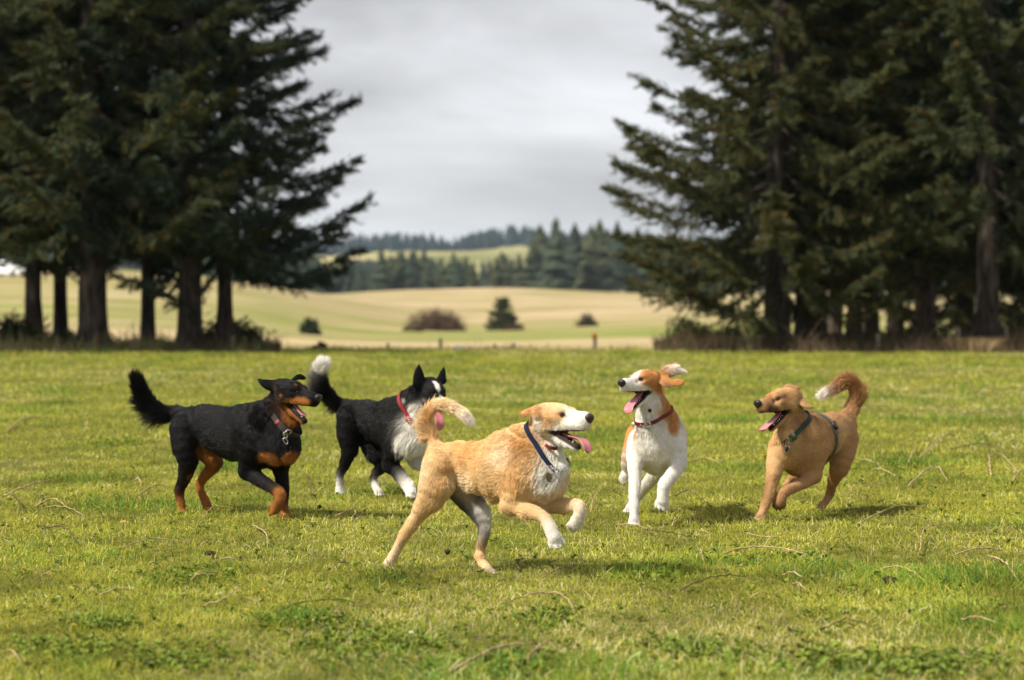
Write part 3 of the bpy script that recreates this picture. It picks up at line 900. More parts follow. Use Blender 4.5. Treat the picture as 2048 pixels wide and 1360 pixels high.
class Dog:
    def __init__(s, ox, oy, sc, D, voxel=.0048, seed=1):
        s.ox, s.oy, s.sc, s.D, s.h = ox, oy, sc, D, voxel
        s.prims, s.paints, s.lens, s.bare = [], [], [], []
        s.seed = seed
        s.collars = []
        s.gid = 0
        s.claws = []

    def P(s, u, v, dd=0.):
        return at(s.ox + u * s.sc, s.oy + v * s.sc, s.D + dd)

    def R(s, r, dd=0.):
        return r * s.sc / FPX * (s.D + dd)

    def j(s, t):
        return np.concatenate([s.P(*t[:3]), [s.R(t[3], t[2])]])

    def chain(s, js, k=.03, col=(.5, .5, .5), hair=.02, lift=.35, flat=None, rev=False, sub=2, first_k=None, raw=False):
        c = np.array(js if raw else [s.j(t) for t in js])
        if not raw:
            c[:, 3] -= np.where(c[:, 3] < .035, .001, .35 * min(hair, .02) + .002)
        if sub > 1 and len(c) > 2:
            c = spline(c, (len(c) - 1) * sub + 1)
        cols = col if isinstance(col, list) else [col]
        s.gid += 1
        for i in range(len(c) - 1):
            a, b = c[i], c[i + 1]
            fl = unit(b[:3] - a[:3]) * (-1 if rev else 1)
            cc = cols[min(len(cols) - 1, int(i / (len(c) - 1) * len(cols)))]
            s.prims.append(Prim('rc', first_k if (first_k and i == 0) else k, cc, fl, hair, lift, a=a[:3], b=b[:3], ra=max(a[3], .003), rb=max(b[3], .003), flat=flat, gid=s.gid))
        return c

    def ell(s, c, A, r, k=.02, col=None, flow=None, hair=.01, lift=.3, op='add'):
        s.prims.append(Prim('ell', k, col, flow, hair, lift, op, c=np.asarray(c, float), A=np.asarray(A, float), r=np.asarray(r, float)))

    def rc(s, a, b, ra, rb, k=.02, col=None, flow=None, hair=.01, lift=.3, op='add', flat=None):
        s.prims.append(Prim('rc', k, col, flow, hair, lift, op, a=np.asarray(a, float), b=np.asarray(b, float), ra=ra, rb=rb, flat=flat))

    def paw(s, tip, fwd, r, col, up=None):
        """four toes fanned out in front of the point tip (x,y,z)"""
        fwd = unit(fwd)
        up = unit(np.array((0, 0, 1.)) if up is None else up)
        side = unit(np.cross(fwd, up))
        up = np.cross(side, fwd)
        for q, (o, l) in enumerate(((-.72, .55), (-.26, .95), (.26, .95), (.72, .55))):
            a = tip + side * o * r * .9 - up * r * .15
            b = a + fwd * l * r + side * o * r * .25 - up * r * .18
            s.rc(a, b, r * .40, r * .34, k=.006, col=col, flow=fwd, hair=.006, lift=.2)
            s.claws.append((b + fwd * r * .26 - up * r * .08, unit(fwd - up * .75), r * .42))

    def joint(s, prev, here, nxt, r, out, col, k=.012):
        """bony point of a hock, elbow or wrist on the outside of the bend"""
        a, b, c = s.P(*prev), s.P(*here), s.P(*nxt)
        d = unit(unit(b - a) + unit(b - c))
        rr = s.R(r)
        s.rc(b, b + d * s.R(out) + unit(a - b) * s.R(out) * .5, rr, rr * .62, k, col, unit(c - b), .008, .2)

    def paint(s, u, v, dd, r, col, soft=.02, noise=.02, squash=None):
        s.paints.append((s.P(u, v, dd), s.R(r, dd), col, soft, noise, squash))

    def paint3(s, c, r, col, soft=.01, noise=.006, squash=None):
        s.paints.append((np.asarray(c), r, col, soft, noise, squash))

    def furlen(s, u, v, dd, r, ln, lift=.5, grav=.3, dirn=None):
        s.lens.append((s.P(u, v, dd), s.R(r, dd), ln, lift, grav, dirn))

    # ---- head: x from occiput (0) to nose tip (1), y to the dog's left, z up
    def head(s, occ, nose, roll=0., jaw=20., c=None, muzzle=1.0, skull=1.0, cols=None, ws=1.0):
        O, Nn = s.P(*occ), s.P(*nose)
        L = float(np.linalg.norm(Nn - O))
        fx = unit(Nn - O)
        up = np.array((0, 0, 1.))
        fy = unit(np.cross(up, fx)); fz = np.cross(fx, fy)
        cr_, sr_ = math.cos(math.radians(roll)), math.sin(math.radians(roll))
        fy, fz = fy * cr_ + fz * sr_, fz * cr_ - fy * sr_
        B = np.stack([fx, fy, fz], 1)
        H = lambda x, y, z: O + L * (B @ np.array((x, y * ws, z * ws), float))
        s.H, s.L, s.B, s.O, s.ws = H, L, B, O, ws
        cs, cm, cl, cj = cols           # skull, muzzle, lip, jaw colours
        back = -fx
        m, q = muzzle, skull

        def E(x, y, z, rx, ry, rz, k=.05, col=cs, hair=.012, ay=0., az=0.):
            A = B
            if ay or az:
                ca, sa = math.cos(ay), math.sin(ay)
                A = B @ np.array(((ca, 0, sa), (0, 1, 0), (-sa, 0, ca)))
                cb, sb = math.cos(az), math.sin(az)
                A = A @ np.array(((cb, -sb, 0), (sb, cb, 0), (0, 0, 1)))
            s.ell(H(x, y, z), A, np.array((rx, ry * ws, rz * ws)) * L, k * L, col, back, hair, .22)

        def RC(x0, z0, r0, x1, z1, r1, y0=0, y1=0, k=.05, col=cm, hair=.006, flat=None, op='add'):
            s.rc(H(x0, y0, z0), H(x1, y1, z1), r0 * L * ws, r1 * L * ws, k * L, col, back, hair, .18, op, (B @ np.array(flat[0], float), flat[1]) if flat else None)

        E(.25, 0, .07, .26, .205 * q, .175)                    # cranium
        E(.435, 0, .112, .165, .172 * q, .128, k=.05)             # forehead
        for y in (-1, 1):
            E(.34, .105 * y * q, -.03, .20, .10, .155, k=.07, hair=.018)     # cheek
            E(.505, .115 * y * q, .035, .13, .07, .065, k=.05)                # cheek bone
            E(.55, .095 * y * q, .135, .085, .065, .05, k=.05, az=.25 * -y)  # brow
        RC(.56, .022, .118 * m, .90, .024, .094 * m, k=.05, flat=((0, 1, 0), .90))    # bridge of the muzzle
        for y in (-1, 1):
            RC(.575, -.042, .078 * m, .87, -.022, .068 * m, .062 * y * m, .036 * y * m, k=.04)   # flews
        RC(.88, .050, .062 * m, .945, .045, .052 * m, k=.04)
        # lower jaw swings about the hinge
        th = math.radians(jaw)
        s.jaw_th = th
        hx, hz = .33, -.05
        J = lambda x, z: (hx + (x - hx) * math.cos(th) + (z - hz) * math.sin(th), hz - (x - hx) * math.sin(th) + (z - hz) * math.cos(th))
        s.J = lambda x, y, z: H(J(x, z)[0], y, J(x, z)[1])
        a, b, c_ = J(.36, -.13), J(.60, -.135), J(.85, -.115)
        RC(*a, .105, *b, .080 * m, k=.05, col=cj, hair=.012)
        RC(*b, .080 * m, *c_, .060 * m, k=.03, col=cj, hair=.006, flat=((0, 0, 1), .85))
        # open mouth: a wedge cut between the jaws
        if jaw > 4:
            p0, p1 = (.475, -.140), (1.02, (-.105 + J(.85, -.075)[1]) / 2)
            gap = abs(-.085 - J(.85, -.075)[1]) * .5
            RC(*p0, .020, *p1, gap * .90, k=.015, op='sub', flat=((0, 1, 0), 3.0))
            # hollow inside the mouth, narrower than the jaws
            j1 = J(.78, -.10)
            RC(.50, -.12, .030, .84, -.085, .040 * m, k=.012, op='sub', flat=((0, 1, 0), .95))
            RC(*J(.48, -.10), .028, *j1, .030 * m, k=.012, op='sub', flat=((0, 1, 0), 1.0))
            s.mouth = (p0, p1, gap, j1)
        else:
            s.mouth = None
        # hollows at the eyes, slightly
        s.eye_dir = [unit(B @ np.array((.72, .66 * y, .12))) for y in (1, -1)]
        s.eye_ray = [H(.578, .07 * y * q, .088) for y in (1, -1)]
        for y in (1, -1):
            s.rc(H(.642, .115 * y * q, .085), H(.70, .10 * y, .06), .028 * L, .03 * L, .02 * L, op='sub')
        return H, L, B

    def build(s):
        add = [p for p in s.prims if p.op == 'add']
        lo = np.min([p.lo for p in add], 0) - .03
        hi = np.max([p.hi for p in add], 0) + .03
        h = s.h
        n = np.ceil((hi - lo) / h).astype(int) + 1
        g = np.full(n, .08, np.float32)
        ax = [lo[i] + h * np.arange(n[i]) for i in range(3)]
        groups, seen = [], {}
        for p in add + [p for p in s.prims if p.op == 'sub']:
            gi = getattr(p, 'gid', None)
            if gi is None:
                groups.append([p])
            elif gi in seen:
                seen[gi].append(p)
            else:
                seen[gi] = [p]
                groups.append(seen[gi])
        for gr in groups:
            k = max(p.k for p in gr)
            mg = k + 2.5 * h
            glo, ghi = np.min([p.lo for p in gr], 0), np.max([p.hi for p in gr], 0)
            i0 = np.maximum(np.floor((glo - mg - lo) / h).astype(int), 0)
            i1 = np.minimum(np.ceil((ghi + mg - lo) / h).astype(int) + 1, n)
            if (i1 <= i0).any():
                continue
            tmp = np.full(i1 - i0, .2, np.float32)
            for p in gr:
                m0 = np.maximum(np.floor((p.lo - mg - lo) / h).astype(int), i0)
                m1 = np.minimum(np.ceil((p.hi + mg - lo) / h).astype(int) + 1, i1)
                if (m1 <= m0).any():
                    continue
                X = np.stack(np.meshgrid(*[ax[i][m0[i]:m1[i]] for i in range(3)], indexing='ij'), -1).astype(np.float32)
                sl = tuple(slice(m0[i] - i0[i], m1[i] - i0[i]) for i in range(3))
                tmp[sl] = np.minimum(tmp[sl], p.dist(X))
            sl = tuple(slice(i0[i], i1[i]) for i in range(3))
            if gr[0].op == 'add':
                g[sl] = smin(g[sl], tmp, k)
            else:
                g[sl] = -smin(-g[sl], tmp, k)
        for _ in range(1):                       # soften the joints between segments
            for a_ in range(3):
                g = .25 * np.roll(g, 1, a_) + .5 * g + .25 * np.roll(g, -1, a_)
        # small lumps of muscle and loose skin
        near = np.argwhere(np.abs(g) < .02)
        pw = lo + near * h
        g[tuple(near.T)] += (.0042 * fnoise(pw, 17, s.seed + 200, 2) + .0012 * vnoise(pw, 55, s.seed + 210)).astype(np.float32)
        s.g, s.lo = g, lo
        v, f = surface_nets(g, lo, h)
        # keep the one largest piece
        s.v, s.f = v, f
        return v, f

    def sdf(s, p):
        q = (np.asarray(p) - s.lo) / s.h
        q = np.clip(q, 0, np.array(s.g.shape) - 1.001)
        i = q.astype(int)
        f = q - i
        r = 0
        for a in (0, 1):
            for b in (0, 1):
                for c in (0, 1):
                    w = (f[:, 0] if a else 1 - f[:, 0]) * (f[:, 1] if b else 1 - f[:, 1]) * (f[:, 2] if c else 1 - f[:, 2])
                    r = r + w * s.g[i[:, 0] + a, i[:, 1] + b, i[:, 2] + c]
        return r

    def grad(s, p):
        e = s.h
        return unit(np.stack([s.sdf(p + np.eye(3)[i] * e) - s.sdf(p - np.eye(3)[i] * e) for i in range(3)], 1))

    def fields(s, p):
        """colour, flow, hair length and lift at points p"""
        add = [q for q in s.prims if q.op == 'add']
        d = np.stack([q.dist(p) for q in add], 1)
        w = np.exp(-(d - d.min(1, keepdims=True)) / .014)
        w /= w.sum(1, keepdims=True)
        col = w @ np.array([q.col for q in add], float)
        flow = w @ np.array([q.flow if q.flow is not None else (0, 0, -1) for q in add], float)
        ln = w @ np.array([q.hair for q in add], float)
        lf = w @ np.array([q.lift for q in add], float)
        gv = np.full(len(p), .12)
        nz = fnoise(p, 22, s.seed, 3)
        nz2 = fnoise(p, 9, s.seed + 5, 2)
        for c, r, cc, soft, amp, sq in s.paints:
            q = p - c
            if sq is not None:
                q = q @ sq
            dd = np.sqrt((q * q).sum(1)) - r + (nz * .6 + nz2) * amp
            m = np.clip(.5 - dd / (2 * soft), 0, 1)
            m = (m * m * (3 - 2 * m))[:, None]
            col = col * (1 - m) + np.array(cc) * m
        for c, r, l2, lift, grav, dirn in s.lens:
            dd = np.sqrt(((p - c) ** 2).sum(1)) - r
            m = np.clip(.5 - dd / .05, 0, 1)
            ln = ln * (1 - m) + l2 * m
            lf = lf * (1 - m) + lift * m
            gv = gv * (1 - m) + grav * m
            if dirn is not None:
                flow = flow * (1 - m[:, None]) + np.asarray(dirn) * m[:, None]
        return col, flow, ln, lf, gv

    def mouth_mask(s, p):
        """0 outside, 1 on lips and mouth lining; also how deep inside"""
        if s.mouth is None:
            return np.zeros(len(p)), np.zeros(len(p))
        subs = [q for q in s.prims if q.op == 'sub'][:3]
        d0 = subs[0].dist(p)
        d1 = np.minimum(subs[1].dist(p), subs[2].dist(p))
        q = (p - s.O) @ s.B / s.L / np.array((1, s.ws, s.ws))
        lip = np.clip(1.6 - np.minimum(d0, d1) / (.018 * s.L), 0, 1) * ((q[:, 0] > .42) & (q[:, 0] < 1.0))
        th, hx, hz = s.jaw_th, .33, -.05
        jx = hx + (q[:, 0] - hx) * math.cos(th) - (q[:, 2] - hz) * math.sin(th)
        jz = hz + (q[:, 0] - hx) * math.sin(th) + (q[:, 2] - hz) * math.cos(th)
        low = (jx > .42) & (jx < .95) & (np.abs(q[:, 1]) < .2) & (q[:, 2] < -.10 - .12 * (q[:, 0] - .45))
        lip = np.maximum(lip, np.clip((jz + .128) / .016, 0, 1) * low * np.clip((jx - .42) / .06, 0, 1))
        ins = np.clip(1 - d1 / (.012 * s.L), 0, 1) * (q[:, 0] > .42)
        return lip, ins

    def finish(s, root, coat_n, fur_mat, skin_mat, lip_col=(.015, .012, .012), hair_r=.00055):
        v, f = s.v, s.f
        col, flow, ln, lf, gv = s.fields(v)
        lip, ins = s.mouth_mask(v)
        col = col * (1 - lip[:, None]) + np.array(lip_col) * lip[:, None]
        col = col * (1 - ins[:, None]) + np.array((.16, .035, .04)) * ins[:, None]
        body = mesh_np('body', v, f, skin_mat, root, np.clip(col * .72, 0, 1))
        # roots over the faces, by area
        rng = np.random.default_rng(s.seed + 100)
        tri = np.concatenate([f[:, :3], f[:, [0, 2, 3]]])
        a, b, c = v[tri[:, 0]], v[tri[:, 1]], v[tri[:, 2]]
        ar = np.linalg.norm(np.cross(b - a, c - a), axis=1)
        # a denser coat on the head, where hairs are short
        qh = (a - s.O) @ s.B / s.L
        ishead = (qh[:, 0] > -.05) & (np.abs(qh[:, 1]) < .45) & (np.abs(qh[:, 2]) < .6)
        pr = ar * (1 + 1.2 * ishead)
        cdf = np.cumsum(pr); cdf /= cdf[-1]
        t = np.searchsorted(cdf, rng.random(coat_n))
        r1, r2 = np.sqrt(rng.random(coat_n)), rng.random(coat_n)
        p = (1 - r1)[:, None] * a[t] + (r1 * (1 - r2))[:, None] * b[t] + (r1 * r2)[:, None] * c[t]
        col, flow, ln, lf, gv = s.fields(p)
        lip, ins = s.mouth_mask(p)
        keep = (lip < .15) & (ins < .1)
        for cc, rr in s.bare:
            keep &= ((p - cc) ** 2).sum(1) > rr * rr
        p, col, flow, ln, lf, gv = [x[keep] for x in (p, col, flow, ln, lf, gv)]
        n = s.grad(p)
        m = len(p)
        wob = np.stack([fnoise(p, 16, s.seed + 31 + i, 2) for i in range(3)], 1)
        fu = unit(flow)
        pl = p - p.mean(0)
        pl = pl - fu * ((pl * fu).sum(1, keepdims=True) * .72)     # locks drawn out along the lie of the coat
        clump = np.stack([fnoise(pl, 62, s.seed + 61 + i, 2) for i in range(3)], 1)
        flow = unit(flow) + wob * .32 + clump * .30 + rng.normal(0, .09, (m, 3))
        ft = unit(flow - n * (flow * n).sum(1, keepdims=True))
        lf = np.clip(lf + .12 * clump[:, 0] + rng.normal(0, .06, m), .08, .95)[:, None]
        d0 = unit(ft * (1 - lf) + n * lf)
        ln = np.maximum(ln, .0105) * (1 + .30 * clump[:, 2]) * np.clip(rng.normal(1, .22, m), .45, 1.6) * (1 + .25 * wob[:, 0])
        for cc, axx, hw in s.collars:
            q = p - cc
            z = np.abs(q @ axx)
            m_ = (z < hw * 1.05) & ((q * q).sum(1) < .05)
            ln = np.where(m_, ln * .25, ln)
        K = 5
        pts = np.zeros((m, K, 3))
        x = p - n * .0012
        pts[:, 0] = x
        d = d0
        for k in range(1, K):
            x = x + d * (ln / (K - 1))[:, None]
            pts[:, k] = x
            d = unit(d + ft * .22 + np.array((0, 0, -1.)) * gv[:, None] * .5 + rng.normal(0, .06, (m, 3)))
        vary = np.clip(rng.normal(1, .11, m) * (1 + .28 * clump[:, 1] + .26 * wob[:, 2]), .45, 1.6)[:, None, None]
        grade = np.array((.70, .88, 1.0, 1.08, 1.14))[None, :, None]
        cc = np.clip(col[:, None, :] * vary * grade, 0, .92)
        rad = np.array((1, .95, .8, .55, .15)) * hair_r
        rad = rad[None, :] * np.clip(ln / .015, .6, 1.3)[:, None]
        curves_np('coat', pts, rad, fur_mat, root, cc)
        return body

    # ---- small parts of the face
    def snap(s, o, d, depth):
        """first point along o + t d where the surface is crossed, pushed in by depth"""
        t = np.linspace(0, .4 * s.L, 400)
        p = o + t[:, None] * d
        f = s.sdf(p)
        i = int(np.argmax(f > 0))
        return o + d * (t[i] - depth)


def claw_mesh(d, root):
    vs, fs = [], []
    for p, e, L_ in d.claws:
        s_ = unit(np.cross(e, (0.3, .2, 1.))); t_ = np.cross(e, s_)
        b = len(vs)
        vs += [p + (s_ * math.cos(a) + t_ * math.sin(a)) * L_ * .22 for a in np.arange(5) * 1.2566] + [p + e * L_]
        fs += [(b + i, b + (i + 1) % 5, b + 5) for i in range(5)]
    tag(mesh_np('claws', np.array(vs), np.array(fs), M_CLAW, root), kind='stuff')


def ball_np(nu=16, nv=10):
    vs, fs = [], []
    for i in range(nv + 1):
        a = math.pi * i / nv
        for j in range(nu):
            b = 2 * math.pi * j / nu
            vs.append((math.sin(a) * math.cos(b), math.sin(a) * math.sin(b), math.cos(a)))
    for i in range(nv):
        for j in range(nu):
            fs.append((i * nu + j, (i + 1) * nu + j, (i + 1) * nu + (j + 1) % nu, i * nu + (j + 1) % nu))
    return np.array(vs), np.array(fs)


M_EYE = new_mat('eye_wet', .06, .6, attr='Col')
M_NOSE = new_mat('nose_leather', .38, .5, (.012, .010, .011))
M_NOSE_B = new_mat('nose_brown_leather', .42, .5, (.045, .022, .022))
M_TONGUE = new_mat('tongue_wet', .32, .5, (.52, .17, .19), **{'Subsurface Weight': .15, 'Subsurface Radius': (.01, .004, .003), 'Subsurface Scale': .3})
M_TOOTH = new_mat('tooth_enamel', .3, .5, (.72, .64, .47))
M_CLAW = new_mat('claw_horn', .4, .4, (.03, .022, .018))
M_METAL = new_mat('collar_metal', .25, .5, (.62, .60, .55), Metallic=.9)
M_BRONZE = new_mat('tag_bronze', .42, .5, (.20, .15, .08), Metallic=.6)
M_BRASS = new_mat('tag_brass', .3, .5, (.75, .62, .35), Metallic=.8)
M_SKIN = new_mat('skin', .75, .15, attr='Col')
M_FUR = new_mat('fur', .55, .22, attr='Col')
M_FUR_BLACK = new_mat('fur_black', .36, .15, attr='Col')


def dog_face(d, root, nose_mat=M_NOSE, tongue=None, tongue_w=.07, iris=(.03, .012, .006), look=(1, 0, 0), eye_r=.038, nose_s=1.15, twist=0.):
    H, L, B = d.H, d.L * d.ws ** .5, d.B
    ov, of = ball_np(18, 12)
    for i in range(2):
        r = eye_r * L
        c = d.snap(d.eye_ray[i], d.eye_dir[i], r * .72)
        gaze = unit(d.eye_dir[i] + .25 * (B @ np.array(look)))
        t = ov @ gaze
        col = np.where(t[:, None] > .90, np.array((.004, .003, .003)), np.where(t[:, None] > .62, np.array(iris), np.array((.03, .02, .016))))
        mesh_np('eye', c + ov * r, of, M_EYE, root, col)
        d.bare.append((c, r * 1.5))
        d.eyes = getattr(d, 'eyes', []) + [c]
        # dark rim of the lids
        d.paint3(c, r * 1.45, (.016, .011, .010), soft=.004, noise=.001)
        d.paint3(c - B[:, 0] * r * 1.25 + B[:, 1] * (.5 if i == 0 else -.5) * r, r * .75, (.016, .011, .010), soft=.004, noise=.001)
    # nose: a rounded wedge with two nostrils
    r = .062 * L * nose_s
    c = d.snap(H(.80, 0, .060), B[:, 0], r * .30)
    q = ov.copy()
    q = q * np.array((.80, 1.02, 1.0))
    q[:, 1] *= 1 + .22 * q[:, 2]
    q[:, 0] += .14 * q[:, 2]
    for y in (-1, 1):
        nd = np.exp(-((q - np.array((.62, .50 * y, -.12))) ** 2).sum(1) / .06)
        q -= nd[:, None] * np.array((.34, .10 * y, .05))
    q[:, 0] -= .12 * np.exp(-(q[:, 1] / .10) ** 2) * (q[:, 0] > .3)
    mesh_np('nose', c + (q * r) @ B.T, of, nose_mat, root)
    d.bare.append((c, r * 1.0))
    d.nose_c = c
    claw_mesh(d, root)
    # tongue
    if tongue is not None:
        path = spline(np.array([H(*t) for t in tongue]), 18)
        n = len(path)
        tan = unit(np.gradient(path, axis=0))
        side0 = B[:, 1]
        vs = []
        for i in range(n):
            t = i / (n - 1)
            wd_ = tongue_w * L * (.75 + .55 * math.sin(min(1, t * 1.15) * math.pi * .62)) * (1 if t < .86 else math.sqrt(max(.02, 1 - ((t - .86) / .14) ** 2)))
            tw = twist * t
            sd = unit(side0 - tan[i] * (side0 @ tan[i]))
            up = np.cross(tan[i], sd)
            sd, up = sd * math.cos(tw) + up * math.sin(tw), up * math.cos(tw) - sd * math.sin(tw)
            th = .017 * L
            for k in range(14):
                a = 2 * math.pi * k / 14
                x, z = math.cos(a), math.sin(a)
                groove = -.35 * math.exp(-(x / .22) ** 2) if z > 0 else 0
                vs.append(path[i] + sd * wd_ * x + up * (th * (z * (1 + groove * z)) + .020 * L * (x * x - .3)))
        vs.append(path[0]); vs.append(path[-1])
        fs = [(i * 14 + k, i * 14 + (k + 1) % 14, (i + 1) * 14 + (k + 1) % 14, (i + 1) * 14 + k) for i in range(n - 1) for k in range(14)]
        tr = [(n * 14 + 1, (n - 1) * 14 + k, (n - 1) * 14 + (k + 1) % 14) for k in range(14)]
        mesh_np('tongue', np.array(vs), [np.array(fs), np.array(tr)], M_TONGUE, root)
    # teeth: upper and lower rows, each tooth its own cone, joined per row
    if d.mouth is not None:
        for upper in (True, False):
            vs, fs = [], []
            for y in (-1, 1):
                row = [(.565, .030), (.61, .032), (.655, .030), (.70, .024), (.745, .022), (.80, .050), (.835, .020)]
                for x, ht in row:
                    wy = y * (.070 - max(0, x - .62) * .16)
                    if upper:
                        a = H(x + .01, wy * 1.06, -.068); up = -B[:, 2]
                    else:
                        a = d.J(x, wy * .92, -.094); up = unit(d.J(x, wy * .92, 0) - d.J(x, wy * .92, -.094))
                    k0 = len(vs)
                    rr = .013 * L if ht < .045 else .015 * L
                    for k in range(6):
                        an = k * math.pi / 3
                        vs.append(a + B[:, 0] * rr * math.cos(an) + B[:, 1] * rr * .8 * math.sin(an))
                    for k in range(6):
                        an = k * math.pi / 3
                        vs.append(a + up * ht * L * .6 + B[:, 0] * rr * .7 * math.cos(an) + B[:, 1] * rr * .55 * math.sin(an))
                    vs.append(a + up * ht * L)
                    for k in range(6):
                        fs.append((k0 + k, k0 + (k + 1) % 6, k0 + 6 + (k + 1) % 6, k0 + 6 + k))
                        fs.append((k0 + 6 + k, k0 + 6 + (k + 1) % 6, k0 + 12, k0 + 12))
            fs = np.array(fs)
            quad = fs[fs[:, 2] != fs[:, 3]]
            tri = fs[fs[:, 2] == fs[:, 3]][:, :3]
            tag(mesh_np('upper_teeth' if upper else 'lower_teeth', np.array(vs), [quad, tri], M_TOOTH, root), kind='stuff')


def strap(d, root, name, c, axis, width, thick, mat, off=.004, n=64, start=None, arc=None):
    """a band round the body, in the plane through c across axis, following the surface; returns a function angle -> (point, outward)"""
    axis = unit(axis)
    u = unit(np.cross(axis, (0, 0, 1.)))
    w = np.cross(axis, u)                      # roughly up or down
    if w[2] < 0:
        w, u = -w, -u
    ang = np.linspace(0, 2 * math.pi, n, endpoint=False)
    dirs = np.cos(ang)[:, None] * u + np.sin(ang)[:, None] * w
    ts = np.linspace(.01, .30, 240)
    rad = np.zeros(n)
    for i in range(n):
        f = d.sdf(c + ts[:, None] * dirs[i])
        rad[i] = ts[int(np.argmax(f > 0))]
    for _ in range(3):
        rad = (np.roll(rad, 1) + rad * 2 + np.roll(rad, -1)) / 4
    rad = np.minimum(rad, np.median(rad) * 1.28)
    for _ in range(2):
        rad = (np.roll(rad, 1) + rad * 2 + np.roll(rad, -1)) / 4
    r = rad + off
    vs = []
    for i in range(n):
        p, o = c + dirs[i] * r[i], dirs[i]
        for dx, dr in ((-1, 0), (1, 0), (1, 1), (-1, 1)):
            vs.append(p + axis * dx * width / 2 + o * dr * thick)
    fs = [(i * 4 + k, i * 4 + (k + 1) % 4, (i + 1) % n * 4 + (k + 1) % 4, (i + 1) % n * 4 + k) for i in range(n) for k in range(4)]
    if arc is not None:
        fs = [q for q in fs if arc[0] <= (q[0] // 4) / n * 360 <= arc[1]]
    ob = mesh_np(name, np.array(vs), np.array(fs), mat, root, smooth=False)
    d.collars.append((c, axis, width / 2))
    at_ang = lambda a: (c + (math.cos(a) * u + math.sin(a) * w) * (np.interp(a % (2 * math.pi), np.append(ang, 2 * math.pi), np.append(r, r[0])) + thick), math.cos(a) * u + math.sin(a) * w)
    return ob, at_ang, axis, u, w


def ring_np(c, a, b, R, r, n=20, m=6):
    a, b = unit(a), unit(b)
    k = np.cross(a, b)
    vs = []
    for i in range(n):
        t = 2 * math.pi * i / n
        e = a * math.cos(t) + b * math.sin(t)
        for j in range(m):
            s_ = 2 * math.pi * j / m
            vs.append(c + e * (R + r * math.cos(s_)) + k * r * math.sin(s_))
    fs = [(i * m + j, (i + 1) % n * m + j, (i + 1) % n * m + (j + 1) % m, i * m + (j + 1) % m) for i in range(n) for j in range(m)]
    return np.array(vs), np.array(fs)


def disc_np(c, a, b, R, th, n=24, sx=1.0):
    a, b = unit(a), unit(b)
    k = np.cross(a, b)
    vs = []
    for s_, q in ((-1, .9), (-.6, 1), (.6, 1), (1, .9)):
        for i in range(n):
            t = 2 * math.pi * i / n
            vs.append(c + (a * math.cos(t) * sx + b * math.sin(t)) * R * q + k * th * s_ * .5)
    vs += [c - k * th * .5, c + k * th * .5]
    fs = [(l * n + i, l * n + (i + 1) % n, (l + 1) * n + (i + 1) % n, (l + 1) * n + i) for l in range(3) for i in range(n)]
    tr = [(4 * n, (i + 1) % n, i) for i in range(n)] + [(4 * n + 1, 3 * n + i, 3 * n + (i + 1) % n) for i in range(n)]
    return np.array(vs), [np.array(fs), np.array(tr)]


def box_np(c, a, b, k, sx, sy, sz):
    a, b, k = unit(a), unit(b), unit(k)
    vs = [c + a * x * sx / 2 + b * y * sy / 2 + k * z * sz / 2 for x in (-1, 1) for y in (-1, 1) for z in (-1, 1)]
    return np.array(vs), np.array([(0, 1, 3, 2), (4, 6, 7, 5), (0, 4, 5, 1), (2, 3, 7, 6), (0, 2, 6, 4), (1, 5, 7, 3)])


def frame_np(c, a, b, sx, sy, w, th):
    """an open rectangular buckle"""
    a, b = unit(a), unit(b)
    k = np.cross(a, b)
    vs, fs = [], []
    for (x0, y0, x1, y1) in ((-sx / 2, -sy / 2, sx / 2, -sy / 2 + w), (-sx / 2, sy / 2 - w, sx / 2, sy / 2), (-sx / 2, -sy / 2 + w, -sx / 2 + w, sy / 2 - w), (sx / 2 - w, -sy / 2 + w, sx / 2, sy / 2 - w)):
        v, f = box_np(c + a * (x0 + x1) / 2 + b * (y0 + y1) / 2, a, b, k, x1 - x0, y1 - y0, th)
        fs.append(f + sum(len(q) for q in vs)); vs.append(v)
    return np.concatenate(vs), np.concatenate(fs)


def face_angle(at_ang, pt):
    """angle of the strap nearest to a world point"""
    a = np.linspace(0, 2 * math.pi, 180)
    return a[int(np.argmin([np.linalg.norm(at_ang(t)[0] - pt) for t in a]))]


# ---------------------------------------------------------------- the five dogs
TAN = (.70, .455, .215); TAN_D = (.60, .33, .12); CREAM = (.80, .62, .40); WHITE = (.80, .75, .68)
TAN_SHADE = (.10, .085, .08)  # shade under the body put into the coat colour of the far hind leg
BLACK = (.0058, .0052, .0055); RUST = (.34, .125, .026)
GING = (.47, .262, .118); GING_D = (.36, .19, .082); GOLD = (.68, .43, .20)
ORNG = (.55, .25, .075)


def lateral(a, b):
    return unit(np.cross(unit(b - a), (0, 0, 1.)))


